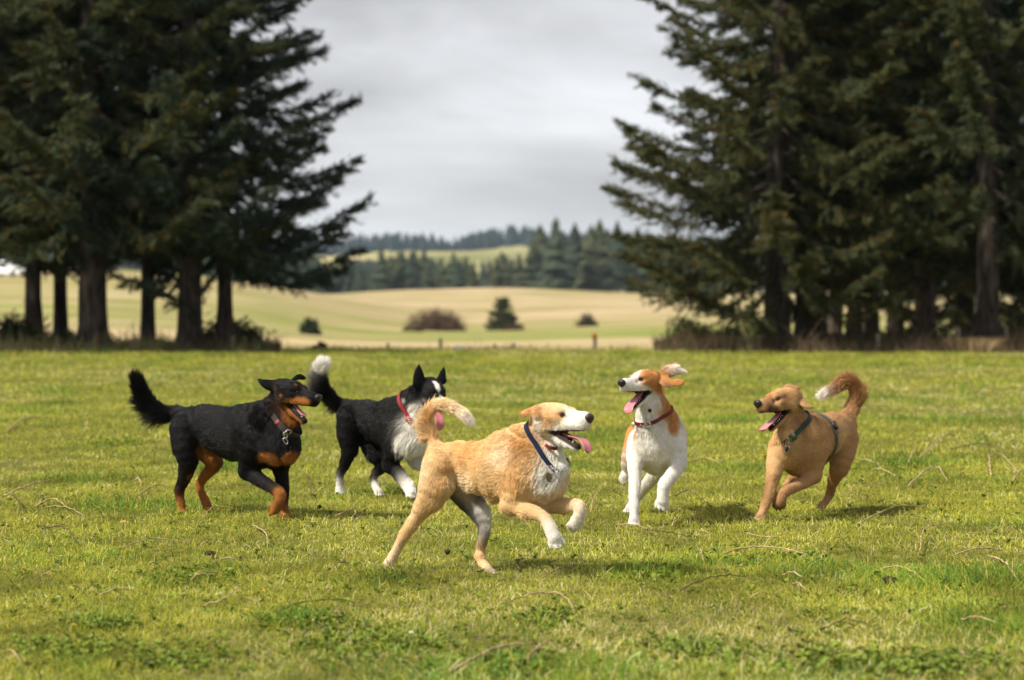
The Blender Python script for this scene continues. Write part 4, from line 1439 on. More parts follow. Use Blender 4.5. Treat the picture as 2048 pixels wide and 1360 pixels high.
def dog_tan():
    d = Dog(740, 760, .3088, 9.85, seed=11, voxel=.0045)
    z = lambda u: -(u - 650) * .00034
    lat = lateral(d.P(440, 520, z(440)), d.P(1090, 620, z(1090)))
    # trunk
    d.chain([(455, 520, z(455), 112), (590, 527, z(590), 146), (760, 575, z(760), 192), (930, 590, z(930), 228), (1080, 610, z(1080), 190), (1150, 620, z(1150), 140)],
            k=.05, col=TAN, hair=0.01496, lift=.22, flat=(lat, .78), rev=True)
    d.chain([(880, 450, z(880), 130), (985, 430, z(985), 152), (1068, 375, z(1068), 124), (1118, 300, z(1118), 100)], k=.06, col=TAN, hair=0.01904, lift=.3, rev=True)
    d.chain([(1110, 640, z(1110), 155), (1170, 540, z(1170) - .01, 102), (1180, 440, z(1180) - .01, 78)], k=.05, col=WHITE, hair=0.0204, lift=.35, rev=True)
    # near hind leg, pushing off
    n = -.085
    d.chain([(450, 560, z(450) + n + .02, 125), (405, 700, z(405) + n, 104), (372, 790, z(372) + n, 84), (300, 895, z(300) + n, 58), (222, 1010, z(222) + n, 37), (170, 1105, z(170) + n, 31), (125, 1180, z(125) + n, 34)],
            k=.03, col=[TAN, TAN, TAN, TAN, TAN, CREAM, CREAM], hair=0.01088, lift=.2)
    d.paw(d.P(118, 1190, z(118) + n), d.P(165, 1222, z(165) + n) - d.P(118, 1190, z(118) + n), d.R(50), CREAM)
    d.rc(d.P(470, 690, z(470) + n), d.P(425, 790, z(425) + n), d.R(70), d.R(48), .03, TAN, unit((0, 0, -1)), .02)
    d.joint((300, 895, z(300) + n), (222, 1010, z(222) + n), (125, 1180, z(125) + n), 26, 26, TAN)
    # far hind leg, reaching forward
    n = .06
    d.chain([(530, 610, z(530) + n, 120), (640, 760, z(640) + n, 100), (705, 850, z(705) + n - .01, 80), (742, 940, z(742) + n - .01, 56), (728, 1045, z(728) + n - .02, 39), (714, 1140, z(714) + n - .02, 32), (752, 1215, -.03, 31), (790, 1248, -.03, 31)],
            k=.03, col=[TAN_SHADE, TAN_SHADE, TAN_SHADE, TAN_SHADE, TAN, TAN, CREAM], hair=0.00952, lift=.22)  # upper leg painted grey for the shade it is in, tan below
    d.joint((742, 940, z(742) + n), (714, 1140, -.0), (790, 1248, -.03), 26, 24, TAN)
    d.paw(d.P(815, 1252, -.03), d.P(900, 1262, -.06) - d.P(815, 1252, -.03), d.R(44), WHITE)
    # near foreleg
    n = -.075
    d.chain([(1010, 560, z(1010) + n + .02, 130), (960, 690, z(960) + n, 112), (905, 815, z(905) + n - .02, 72)], k=.05, col=TAN, hair=0.0136, lift=.2)
    d.chain([(905, 815, z(905) + n - .02, 66), (1000, 842, z(1000) + n - .02, 60), (1110, 880, z(1110) + n - .02, 45), (1160, 950, z(1160) + n - .03, 44), (1192, 1020, z(1192) + n - .03, 46)], k=.02, col=[TAN, TAN, TAN, WHITE, WHITE], hair=0.00816, lift=.2, sub=3)
    d.paw(d.P(1195, 1030, z(1195) + n - .03), d.P(1225, 1080, z(1225) + n - .05) - d.P(1195, 1030, z(1195) + n - .03), d.R(48), WHITE, up=d.P(1250, 1000, -.5) - d.P(1195, 1030, -.3))
    d.joint((960, 690, z(960) + n), (905, 815, z(905) + n - .02), (1000, 842, z(1000) + n - .02), 40, 34, TAN)
    d.joint((1000, 842, z(1000) + n), (1118, 884, z(1118) + n - .02), (1192, 1020, z(1192) + n - .03), 34, 14, TAN)
    # far foreleg
    n = .065
    d.chain([(1170, 600, z(1170) + n, 120), (1150, 720, z(1150) + n, 100), (1125, 800, z(1125) + n, 62)], k=.05, col=[WHITE, TAN], hair=0.0136, lift=.2)
    d.chain([(1125, 800, z(1125) + n, 60), (1230, 815, z(1230) + n - .03, 54), (1335, 812, z(1335) + n - .05, 46), (1358, 860, z(1358) + n - .06, 44), (1335, 930, z(1335) + n - .05, 46)], k=.02, col=[TAN, TAN, TAN, WHITE, WHITE], hair=0.00816, lift=.2, sub=3)
    d.paw(d.P(1333, 935, z(1335) + n - .05), d.P(1305, 985, z(1305) + n - .05) - d.P(1333, 935, z(1335) + n - .05), d.R(46), WHITE, up=d.P(1400, 960, -.3) - d.P(1333, 935, -.2))
    d.joint((1230, 815, z(1230) + n), (1345, 818, z(1345) + n - .05), (1335, 930, z(1335) + n), 34, 14, WHITE)
    # tail, curled over the back
    t = .10
    d.chain([(455, 470, z(455), 62), (415, 400, t, 38), (378, 310, t + .02, 33), (370, 235, t + .02, 31), (412, 178, t + .02, 31), (490, 165, t, 31), (570, 198, t - .02, 30), (625, 242, t - .03, 22), (655, 275, t - .03, 8)],
            k=.02, col=[TAN, TAN, TAN, TAN, TAN, CREAM, CREAM, WHITE], hair=.027, lift=.42, sub=3)
    # head
    H, L, B = d.head((1075, 262, -.135), (1420, 280, -.355), roll=-4, jaw=25, cols=(TAN, WHITE, WHITE, WHITE), muzzle=1.22, skull=1.24, ws=.97)
    # ears thrown back
    eb, ez = H(.17, -.17, .15), 0
    d.chain([np.append(eb, .06 * L), np.append(d.P(1085, 195, -.21), .088 * L), np.append(d.P(1025, 207, -.21), .066 * L), np.append(d.P(992, 222, -.20), .050 * L)],
            k=.012, col=TAN_D, hair=.009, lift=.15, raw=True, flat=(unit(np.array((.1, -.8, .55))), .30), sub=3)
    d.chain([np.append(H(.20, -.19, .08), .04 * L), np.append(d.P(1112, 222, -.255), .050 * L), np.append(d.P(1078, 235, -.245), .022 * L)], k=.012, col=(.40, .19, .065), hair=.012, lift=.3, raw=True, flat=(unit(np.array((.1, -.8, .55))), .35), sub=3)
    fe = H(.17, .17, .13)
    d.chain([np.append(fe, .04 * L), np.append(H(.06, .25, .08), .06 * L), np.append(H(.0, .27, -.02), .05 * L)], k=.012, col=TAN_D, hair=.009, lift=.15, raw=True, flat=(B[:, 1], .3))
    # markings
    d.paint3(H(.62, 0, .19), .048 * L, WHITE, .012, .005)
    d.paint3(H(.92, 0, -.02), .215 * L, WHITE, .012, .008)
    d.paint3(H(.60, -.12, -.09), .07 * L, WHITE, .015, .006)
    d.paint3(H(.60, .12, -.09), .07 * L, WHITE, .015, .006)
    d.paint3(H(.60, -.13, .04), .06 * L, TAN_D, .02, .006)
    d.paint3(H(.60, .13, .04), .06 * L, TAN_D, .02, .006)
    d.paint3(H(.50, -.17, .0), .07 * L, TAN_D, .03, .006)
    d.paint3(H(.33, 0, .26), .10 * L, CREAM, .04, .01)
    d.paint(1230, 450, -.33, 150, WHITE, .03, .012)
    d.paint(1180, 640, -.30, 130, WHITE, .025, .02)
    d.paint(1240, 560, -.28, 120, WHITE, .025, .02)
    d.paint(1085, 770, -.12, 85, WHITE, .02, .015)
    d.paint(1060, 300, -.25, 60, WHITE, .02, .012)
    d.paint(1090, 370, -.24, 50, WHITE, .02, .012)
    d.paint(1000, 410, -.22, 95, TAN_D, .07, .03)
    d.paint(640, 440, -.06, 120, TAN_D, .08, .04)
    d.paint(900, 640, -.25, 80, TAN_D, .06, .03)
    d.paint(480, 640, -.08, 70, TAN_D, .06, .03)
    d.paint(820, 480, -.2, 75, CREAM, .04, .03)
    d.paint(600, 720, -.05, 90, CREAM, .05, .03)
    d.paint(780, 870, -.02, 110, WHITE, .05, .03)
    d.paint(370, 620, .03, 100, CREAM, .06, .03)
    d.paint(270, 850, .04, 50, CREAM, .04, .03)
    d.paint(325, 300, .1, 45, CREAM, .03, .015)
    d.paint(400, 140, .1, 40, CREAM, .03, .015)
    d.paint(640, 270, .08, 62, WHITE, .03, .015)
    d.furlen(620, 740, -.06, 60, .035, .5, .9)
    d.furlen(800, 860, -.08, 80, .035, .5, .9)
    d.furlen(300, 740, .05, 40, .03, .6, .3)
    d.furlen(335, 285, .1, 40, .06, .55, .15, unit(d.P(-100, 30) - d.P(0, 0)))
    d.furlen(358, 370, .1, 35, .055, .55, .35, unit(d.P(-100, 60) - d.P(0, 0)))
    d.furlen(1200, 620, -.25, 110, .035, .3, .5)
    d.furlen(960, 900, -.25, 40, .03, .5, .9)
    d.build()
    root = empty('dog', (*d.P(650, 1225)[:2], 0), 'tan and white dog bounding at the front with blue collar and curled tail', 'dog', 'dogs running on the grass')
    dog_face(d, root, M_NOSE_B, tongue=[(.52, 0, -.155), (.66, 0, -.19), (.80, -.02, -.205), (.92, -.03, -.235), (1.0, -.03, -.31), (1.03, -.03, -.40)], tongue_w=.062, iris=(.10, .045, .02))
    blue = new_mat('collar_blue_webbing', .8, .2, (.006, .012, .038))
    c = d.P(1135, 435, -.19)
    ax = d.P(1215, 365, -.225) - c
    col, aa, axis, u, w = strap(d, root, 'collar', c, ax, .020, .004, blue, off=.011)
    a = face_angle(aa, d.P(1150, 520, -.42))
    p, o = aa(a)
    tn = np.cross(axis, o)
    dn = np.array((0, 0, -1.))
    rv, rf = ring_np(p + o * .010 + dn * .012, tn, dn, .012, .0018)
    mesh_np('ring', rv, rf, M_METAL, col)
    dv, df = disc_np(p + o * .018 + dn * .040 - tn * 0, tn, dn, .019, .003)
    mesh_np('name_tag', dv, df, M_BRONZE, col)
    red = new_mat('collar_red_leather', .5, .35, (.12, .012, .012))
    c2 = d.P(1175, 432, -.235)
    col2, aa2, axis2, u2, w2 = strap(d, root, 'collar', c2, d.P(1200, 340, -.245) - c2, .013, .004, red, off=.010)
    col2['label'] = 'thin dark red second collar high on the throat'
    d.finish(root, 120000, M_FUR, M_SKIN, lip_col=(.05, .03, .028))
    return d


def dog_black_tan():
    d = Dog(240, 700, .2721, 12.3, seed=23)
    z = lambda u: -(u - 800) * .00052
    lat = lateral(d.P(490, 540, z(490)), d.P(1150, 700, z(1150)))
    d.chain([(480, 545, z(480), 120), (620, 545, z(620), 158), (780, 600, z(780), 192), (960, 630, z(960), 222), (1110, 690, z(1110), 190), (1190, 720, z(1190), 140)],
            k=.05, col=BLACK, hair=0.01496, lift=.2, flat=(lat, .78), rev=True)
    d.chain([(930, 530, z(930), 120), (1040, 520, z(1040), 148), (1130, 450, z(1130), 122), (1180, 370, z(1180), 100)], k=.06, col=BLACK, hair=0.0238, lift=.3, rev=True)
    d.chain([(1180, 690, z(1180), 150), (1215, 580, z(1215), 112), (1230, 480, z(1230), 85)], k=.05, col=BLACK, hair=0.0272, lift=.32, rev=True)
    n = -.08
    d.chain([(480, 580, z(480) + n + .02, 125), (480, 710, z(480) + n, 108), (500, 820, z(500) + n, 82), (472, 940, z(472) + n, 50), (436, 1035, z(436) + n, 37), (446, 1110, z(446) + n, 31), (452, 1165, z(452) + n, 34)],
            k=.03, col=[BLACK, BLACK, BLACK, BLACK, BLACK, RUST, RUST], hair=0.01088, lift=.2)
    d.joint((472, 940, z(472) + n), (436, 1035, z(436) + n), (452, 1165, z(452) + n), 26, 24, BLACK)
    p0 = d.P(455, 1172, z(455) + n)
    d.paw(p0, d.P(500, 1190, z(500) + n - .08) - p0, d.R(38), RUST)
    n = .075
    d.chain([(560, 620, z(560) + n, 120), (640, 740, z(640) + n, 95), (692, 825, z(692) + n, 72), (650, 900, z(650) + n, 50), (588, 980, z(588) + n, 36), (612, 1075, z(612) + n, 31), (640, 1140, z(640) + n, 33)],
            k=.03, col=[BLACK, BLACK, RUST, RUST, RUST, RUST], hair=0.00952, lift=.2)
    d.joint((650, 900, z(650) + n), (588, 980, z(588) + n), (640, 1140, z(640) + n), 26, 24, RUST)
    p0 = d.P(645, 1150, z(645) + n)
    d.paw(p0, d.P(700, 1165, z(700) + n - .06) - p0, d.R(36), RUST)
    n = -.08
    d.chain([(1010, 630, z(1010) + n + .02, 135), (970, 770, z(970) + n, 108), (935, 885, z(935) + n, 72)], k=.05, col=BLACK, hair=0.0136, lift=.2)
    d.chain([(935, 885, z(935) + n, 68), (1045, 965, z(1045) + n, 58), (1165, 1045, z(1165) + n, 47), (1170, 1110, z(1170) + n - .01, 42), (1140, 1165, z(1140) + n - .01, 42)],
            k=.02, col=[BLACK, BLACK, BLACK, RUST, RUST], hair=0.00952, lift=.2, sub=3)
    d.joint((970, 770, z(970) + n), (935, 885, z(935) + n), (1045, 965, z(1045) + n), 40, 34, BLACK)
    d.joint((1045, 965, z(1045) + n), (1172, 1052, z(1172) + n), (1140, 1165, z(1140) + n), 36, 12, RUST)
    p0 = d.P(1138, 1165, z(1138) + n - .01)
    d.paw(p0, d.P(1095, 1195, z(1095) + n - .02) - p0, d.R(44), RUST, up=d.P(1100, 1140, 0) - d.P(1138, 1180, 0))
    n = .07
    d.chain([(1190, 740, z(1190) + n, 110), (1180, 840, z(1180) + n, 82), (1190, 930, z(1190) + n, 60), (1200, 1030, z(1200) + n, 46), (1200, 1110, z(1200) + n, 38), (1205, 1180, z(1205) + n - .02, 36), (1212, 1225, z(1212) + n - .03, 38)],
            k=.03, col=[BLACK, BLACK, BLACK, BLACK, BLACK, RUST, RUST], hair=0.00884, lift=.2)
    p0 = d.P(1212, 1228, z(1212) + n - .03)
    d.paw(p0, d.P(1245, 1262, z(1245) + n - .10) - p0, d.R(42), RUST)
    t = z(430) + .02
    d.chain([(490, 500, z(490), 70), (415, 470, t, 46), (330, 465, t + .02, 42), (240, 425, t + .03, 44), (175, 345, t + .04, 44), (140, 270, t + .04, 38), (112, 200, t + .04, 20)],
            k=.02, col=BLACK, hair=.036, lift=.5, sub=2)
    H, L, B = d.head((1130, 300, -.20), (1458, 382, -.375), roll=-3, jaw=30, cols=(BLACK, BLACK, BLACK, RUST), muzzle=1.14, skull=1.12)
    eb = H(.17, -.16, .16)
    d.chain([np.append(eb, .05 * L), np.append(d.P(1122, 262, -.27), .108 * L), np.append(d.P(1065, 245, -.28), .078 * L), np.append(d.P(1014, 214, -.27), .022 * L)],
            k=.012, col=BLACK, hair=.009, lift=.15, raw=True, flat=(unit(np.array((0.1, -.9, .35))), .28), sub=3)
    eb = H(.18, .15, .18)
    d.chain([np.append(eb, .05 * L), np.append(d.P(1312, 196, -.17), .07 * L), np.append(d.P(1345, 208, -.16), .055 * L)], k=.012, col=BLACK, hair=.009, lift=.15, raw=True, flat=(unit(np.array((.2, -.8, .3))), .3), sub=3)
    # tan points
    for y in (-1, 1):
        d.paint3(H(.80, .125 * y, -.035), .080 * L, RUST, .010, .006)
        d.paint3(H(.88, .10 * y, -.03), .055 * L, RUST, .010, .006)
        d.paint3(H(.68, .14 * y, -.06), .080 * L, RUST, .012, .006)
        d.paint3(H(.56, .15 * y, -.12), .09 * L, RUST, .012, .006)
        d.paint3(H(.545, .09 * y, .185), .026 * L, RUST, .006, .002)
        d.paint3(H(.40, .215 * y, -.015), .030 * L, RUST, .006, .003)
        d.paint3(H(.50, .13 * y, -.18), .10 * L, RUST, .012, .006)
    d.paint(1125, 285, -.32, 32, (.09, .04, .018), .012, .006)
    d.paint3(H(.5, 0, -.30), .15 * L, RUST, .02, .008)
    d.paint(1300, 500, -.38, 60, RUST, .02, .01)
    d.paint(1120, 815, -.27, 78, RUST, .012, .015)
    d.paint(1060, 805, -.26, 55, RUST, .012, .012)
    d.paint(1275, 800, -.27, 75, RUST, .012, .012)
    d.paint(530, 960, z(530) - .10, 50, RUST, .015, .015)
    d.paint(490, 1010, z(490) - .12, 50, RUST, .015, .015)
    d.paint(545, 870, z(545) - .02, 40, RUST, .015, .015)
    d.paint(660, 760, z(660) + .02, 80, RUST, .03, .02)
    d.paint(1175, 1060, z(1175) - .1, 50, RUST, .012, .01)
    d.paint(430, 620, .3, 80, (.03, .026, .026), .05, .03)
    d.furlen(370, 740, z(370) - .05, 90, .055, .55, .5)
    d.furlen(280, 500, t, 70, .075, .55, .8)
    d.furlen(170, 420, t, 70, .065, .5, .5)
    d.furlen(1300, 720, -.3, 80, .04, .5, .5)
    d.furlen(1060, 450, -.25, 90, .045, .45, .2)
    d.furlen(640, 740, z(640), 60, .04, .5, .8)
    d.furlen(800, 850, z(800), 80, .03, .4, .8)
    d.build()
    root = empty('dog', (*d.P(800, 1215)[:2], 0), 'black dog with rust legs and muzzle trotting at far left, bushy black tail', 'dog', 'dogs running on the grass')
    dog_face(d, root, M_NOSE, tongue=[(.50, 0, -.15), (.61, 0, -.215), (.70, 0, -.265), (.755, 0, -.29)], tongue_w=.050, iris=(.035, .014, .006))
    web = new_mat('collar_dark_webbing', .7, .3, (.035, .024, .022))
    c = d.P(1190, 505, -.22)
    col, aa, axis, u, w = strap(d, root, 'collar', c, d.P(1260, 425, -.245) - c, .030, .004, web, off=.008)
    a = face_angle(aa, d.P(1200, 590, -.5))
    p, o = aa(a); tn = np.cross(axis, o); dn = np.array((0, 0, -1.))
    v_, f_ = ring_np(p + o * .010 + dn * .018, tn, dn, .013, .0022); mesh_np('ring', v_, f_, M_METAL, col)
    v_, f_ = ring_np(p + o * .016 + dn * .044, tn + .3 * o, dn, .013, .0026); mesh_np('ring', v_, f_, M_METAL, col)
    a = face_angle(aa, d.P(1290, 610, -.45))
    p, o = aa(a); tn = np.cross(axis, o)
    v_, f_ = frame_np(p + o * .004, tn, axis, .034, .038, .005, .004); mesh_np('buckle', v_, f_, M_METAL, col)
    a = face_angle(aa, d.P(1115, 500, -.4))
    p, o = aa(a); tn = np.cross(axis, o)
    v_, f_ = box_np(p + o * .001, tn, axis, o, .030, .026, .003); mesh_np('patch', v_, f_, new_mat('collar_red_patch', .7, .3, (.25, .06, .06)), col)
    d.finish(root, 120000, M_FUR_BLACK, M_SKIN, hair_r=.0006)
    return d


def dog_collie():
    d = Dog(600, 690, .2426, 13.4, seed=37, voxel=.005)
    z = lambda u: -(u - 650) * .00054
    lat = lateral(d.P(430, 560, z(430)), d.P(880, 720, z(880)))
    d.chain([(430, 565, z(430), 118), (540, 585, z(540), 148), (660, 640, z(660), 180), (780, 670, z(780), 205), (880, 740, z(880), 170), (940, 770, z(940), 130)],
            k=.05, col=[BLACK, BLACK, BLACK, BLACK, WHITE], hair=0.0204, lift=.22, flat=(lat, .8), rev=True)
    d.chain([(770, 560, z(770), 125), (850, 550, z(850), 145), (920, 480, z(920), 120), (970, 420, z(970), 100)], k=.06, col=BLACK, hair=0.0272, lift=.3, rev=True)
    d.chain([(930, 760, z(930), 150), (965, 640, z(965), 118), (985, 540, z(985), 92)], k=.05, col=WHITE, hair=0.0306, lift=.35, rev=True)
    n = -.08
    d.chain([(410, 600, z(410) + n + .02, 120), (395, 740, z(395) + n, 100), (405, 860, z(405) + n, 76), (370, 985, z(370) + n, 48), (334, 1055, z(334) + n, 34), (330, 1130, z(330) + n, 33), (330, 1205, z(330) + n, 36)],
            k=.03, col=[BLACK, BLACK, BLACK, BLACK, BLACK, WHITE, WHITE], hair=0.01224, lift=.22)
    d.joint((370, 985, z(370) + n), (334, 1055, z(334) + n), (330, 1205, z(330) + n), 26, 24, BLACK)
    p0 = d.P(330, 1212, z(330) + n)
    d.paw(p0, d.P(345, 1240, z(345) + n - .09) - p0, d.R(38), WHITE)
    n = .07
    d.chain([(500, 650, z(500) + n, 115), (600, 840, z(600) + n, 90), (668, 985, z(668) + n, 62), (630, 1050, z(630) + n, 42), (604, 1095, z(604) + n, 33), (618, 1150, z(618) + n, 31), (650, 1215, z(650) + n - .02, 32)],
            k=.03, col=[BLACK, BLACK, BLACK, BLACK, WHITE, WHITE], hair=0.01088, lift=.22)
    p0 = d.P(652, 1220, z(652) + n - .02)
    d.paw(p0, d.P(700, 1243, z(700) + n - .08) - p0, d.R(36), WHITE)
    n = -.075
    d.chain([(800, 690, z(800) + n + .02, 120), (770, 850, z(770) + n, 100), (748, 985, z(748) + n, 76)], k=.05, col=BLACK, hair=0.017, lift=.25)
    d.chain([(748, 985, z(748) + n, 72), (830, 1080, z(830) + n, 60), (890, 1160, z(890) + n, 50), (920, 1220, z(920) + n - .02, 46)], k=.02, col=[BLACK, BLACK, WHITE, WHITE, WHITE], hair=0.0136, lift=.25, sub=3)
    p0 = d.P(922, 1225, z(922) + n - .02)
    d.paw(p0, d.P(945, 1260, z(945) + n - .08) - p0, d.R(46), WHITE)
    n = .07
    d.chain([(950, 800, z(950) + n, 110), (945, 900, z(945) + n, 84), (960, 960, z(960) + n, 68)], k=.05, col=WHITE, hair=0.017, lift=.25)
    d.chain([(960, 960, z(960) + n, 66), (1020, 1000, z(1020) + n - .02, 58), (1075, 1060, z(1075) + n - .03, 48), (1085, 1120, z(1085) + n - .03, 44)], k=.02, col=WHITE, hair=0.0102, lift=.22)
    p0 = d.P(1085, 1125, z(1085) + n - .03)
    d.paw(p0, d.P(1100, 1170, z(1100) + n - .08) - p0, d.R(44), WHITE)
    t = z(390) + .02
    d.chain([(440, 530, z(440), 70), (385, 505, t, 44), (300, 478, t + .01, 40), (215, 400, t + .02, 42), (165, 310, t + .03, 42), (155, 230, t + .03, 42), (180, 165, t + .03, 40), (200, 140, t + .03, 26)],
            k=.02, col=[BLACK, BLACK, BLACK, BLACK, BLACK, WHITE, WHITE], hair=0.0374, lift=.5)
    H, L, B = d.head((1030, 340, -.10), (1197, 515, -.36), roll=0, jaw=26, cols=(BLACK, BLACK, BLACK, BLACK), muzzle=.92, skull=1.02)
    # pricked ears
    for (b0, m0, tp, yy) in (((985, 315, -.22), (978, 230, -.22), (982, 150, -.21), -1), ((1165, 290, -.12), (1180, 225, -.11), (1194, 160, -.10), 1)):
        r0 = .135 * L if yy < 0 else .10 * L
        d.chain([np.append(d.P(*b0), r0), np.append(d.P(*m0), r0 * .66), np.append(d.P(*tp), r0 * .16)], k=.02, col=BLACK, hair=.009, lift=.15, raw=True, flat=(unit(np.array((.35, -.93, .1))), .32), sub=3)
    for q in np.linspace(0, 1, 14):
        d.paint3(H(.40 + q * .5, 0, .235 - q * .09), (.036 + .02 * q) * L, WHITE, .005, .002)
    d.paint3(H(.92, 0, -.02), .13 * L, WHITE, .01, .005)
    d.paint(835, 450, -.22, 42, WHITE, .012, .012)
    d.paint(900, 560, -.30, 75, WHITE, .015, .012)
    d.paint(930, 640, -.32, 80, WHITE, .02, .012)
    d.paint(1000, 560, -.25, 110, WHITE, .02, .012)
    d.paint(830, 815, -.25, 85, WHITE, .015, .015)
    d.paint(920, 860, -.28, 130, WHITE, .02, .015)
    d.paint(1000, 800, -.2, 120, WHITE, .02, .015)
    d.paint(795, 940, -.19, 45, BLACK, .012, .01)
    d.paint(680, 970, -.02, 35, (.6, .5, .32), .015, .01)
    d.paint(190, 165, t + .03, 85, WHITE, .012, .008)
    d.furlen(300, 850, z(300) - .05, 70, .05, .55, .5)
    d.furlen(140, 360, t, 80, .075, .6, .4, unit(d.P(-60, 30) - d.P(0, 0)))
    d.furlen(300, 520, t, 60, .05, .6, .6)
    d.furlen(880, 850, -.25, 120, .045, .4, .6)
    d.furlen(760, 1130, -.15, 40, .04, .6, .8)
    d.furlen(560, 850, z(560), 90, .04, .5, .8)
    d.build()
    root = empty('dog', (*d.P(620, 1232)[:2], 0), 'black and white dog with pricked ears and white tail tip behind the tan dog', 'dog', 'dogs running on the grass')
    dog_face(d, root, M_NOSE, tongue=[(.52, 0, -.15), (.66, 0, -.22), (.78, 0, -.28), (.86, 0, -.36), (.88, 0, -.49)], tongue_w=.066, iris=(.05, .02, .008))
    red = new_mat('collar_red_webbing', .65, .35, (.20, .014, .016))
    c = d.P(920, 525, -.16)
    col, aa, axis, u, w = strap(d, root, 'collar', c, d.P(985, 470, -.19) - c, .022, .005, red, off=.012)
    a = face_angle(aa, d.P(860, 530, -.5))
    p, o = aa(a); tn = np.cross(axis, o)
    v_, f_ = box_np(p + o * .003, tn, axis, o, .045, .034, .010); bk = mesh_np('buckle', v_, f_, new_mat('buckle_pink_plastic', .4, .4, (.45, .16, .15)), col)
    v_, f_ = disc_np(p + o * .010, tn, axis, .009, .004); mesh_np('button', v_, f_, M_METAL, bk)
    d.finish(root, 80000, M_FUR_BLACK, M_SKIN, hair_r=.00065)
    return d


def dog_hound():
    d = Dog(1200, 710, .272, 11.9, seed=51)
    d.chain([(440, 545, .62, 118), (450, 560, .48, 145), (460, 590, .30, 178), (440, 635, .14, 205), (405, 680, .02, 180), (395, 690, -.05, 130)],
            k=.05, col=[ORNG, ORNG, ORNG, WHITE, WHITE], hair=0.01224, lift=.22, rev=True)
    d.chain([(440, 730, .12, 160), (420, 790, .04, 95)], k=.06, col=WHITE, hair=0.0136, lift=.2, rev=True)
    d.chain([(450, 520, .08, 155), (425, 440, -.01, 128), (395, 350, -.07, 100), (385, 280, -.08, 85)], k=.06, col=ORNG, hair=0.017, lift=.25, rev=True)
    d.chain([(390, 640, -.06, 140), (350, 490, -.10, 100), (335, 390, -.12, 72)], k=.05, col=WHITE, hair=0.01904, lift=.3, rev=True)
    # lifted foreleg (its left)
    d.chain([(520, 620, .04, 120), (560, 720, -.02, 92), (578, 800, -.06, 62)], k=.05, col=WHITE, hair=0.0102, lift=.2)
    d.chain([(578, 800, -.06, 60), (530, 880, -.12, 55), (472, 960, -.18, 48), (462, 1020, -.19, 44), (458, 1075, -.19, 46)], k=.02, col=WHITE, hair=0.0068, lift=.2, sub=3)
    d.joint((560, 720, -.02), (578, 800, -.06), (530, 880, -.12), 38, 30, WHITE)
    d.joint((530, 880, -.12), (470, 962, -.18), (458, 1075, -.19), 36, 12, WHITE)
    p0 = d.P(457, 1080, -.19)
    d.paw(p0, d.P(450, 1150, -.23) - p0, d.R(48), WHITE, up=np.array((0, -1, .2)))
    # planted foreleg (its right)
    d.chain([(300, 640, .02, 105), (270, 750, -.03, 82), (258, 840, -.07, 58), (255, 950, -.11, 46), (250, 1050, -.14, 40), (252, 1110, -.155, 40), (252, 1170, -.165, 34), (248, 1215, -.18, 38)], k=.03, col=WHITE, hair=0.0068, lift=.2)
    p0 = d.P(247, 1225, -.18)
    d.paw(p0, d.P(240, 1265, -.27) - p0, d.R(42), WHITE)
    # hind legs
    d.chain([(290, 590, .60, 105), (245, 700, .55, 85), (205, 790, .56, 56), (195, 850, .62, 36), (180, 890, .60, 34)], k=.03, col=[ORNG, WHITE, WHITE], hair=0.00816, lift=.2)
    p0 = d.P(178, 893, .60)
    d.paw(p0, d.P(168, 945, .57) - p0, d.R(36), WHITE, up=np.array((0, -1, .2)))
    d.chain([(480, 620, .56, 110), (450, 760, .46, 88), (400, 880, .42, 64), (335, 960, .50, 44), (288, 1035, .58, 33), (240, 1100, .54, 30), (212, 1135, .50, 32)], k=.03, col=[ORNG, WHITE, WHITE, WHITE], hair=0.00816, lift=.2)
    d.joint((335, 960, .50), (288, 1035, .58), (212, 1135, .50), 26, 22, WHITE)
    p0 = d.P(208, 1140, .50)
    d.paw(p0, d.P(180, 1165, .40) - p0, d.R(36), WHITE)
    # tail held up behind the head
    d.chain([(450, 520, .68, 60), (440, 400, .76, 40), (430, 270, .82, 34), (445, 170, .84, 32), (500, 122, .84, 34), (560, 112, .84, 28), (615, 120, .84, 12)], k=.02, col=[ORNG, ORNG, ORNG, WHITE, WHITE], hair=0.0238, lift=.4)
    H, L, B = d.head((425, 205, -.03), (160, 234, -.265), roll=6, jaw=32, cols=(ORNG, WHITE, WHITE, WHITE), muzzle=1.12, skull=1.14, ws=.92)
    eb = H(.15, .17, .12)
    d.chain([np.append(eb, .05 * L), np.append(d.P(470, 190, -.13), .100 * L), np.append(d.P(525, 203, -.14), .072 * L), np.append(d.P(575, 203, -.13), .090 * L), np.append(d.P(596, 200, -.12), .070 * L)],
            k=.012, col=ORNG, hair=.009, lift=.12, raw=True, flat=(unit(np.array((0.05, -.75, .6))), .26), sub=3)
    eb = H(.15, -.16, .14)
    d.chain([np.append(eb, .05 * L), np.append(d.P(440, 150, .08), .07 * L), np.append(d.P(490, 165, .09), .06 * L)], k=.012, col=ORNG, hair=.009, lift=.12, raw=True, flat=(unit(np.array((0.05, -.75, .6))), .3), sub=3)
    for y in (-1, 1):
        d.paint3(H(.48, .16 * y, .07), .13 * L, ORNG, .012, .006)
        d.paint3(H(.36, .19 * y, -.06), .12 * L, ORNG, .015, .006)
    d.chain([np.append(H(.15, .20, .06), .04 * L), np.append(d.P(480, 222, -.165), .055 * L), np.append(d.P(522, 232, -.165), .03 * L)], k=.012, col=(.22, .11, .065), hair=.009, lift=.12, raw=True, flat=(unit(np.array((0.05, -.75, .6))), .3), sub=3)
    for q in np.linspace(0, 1, 6):
        d.paint3(H(.25 + q * .5, 0, .25 - q * .10), (.030 + .05 * q) * L, WHITE, .008, .003)
    d.paint3(H(.88, 0, -.02), .205 * L, WHITE, .012, .006)
    d.paint3(H(.56, .15, -.10), .075 * L, WHITE, .012, .006)
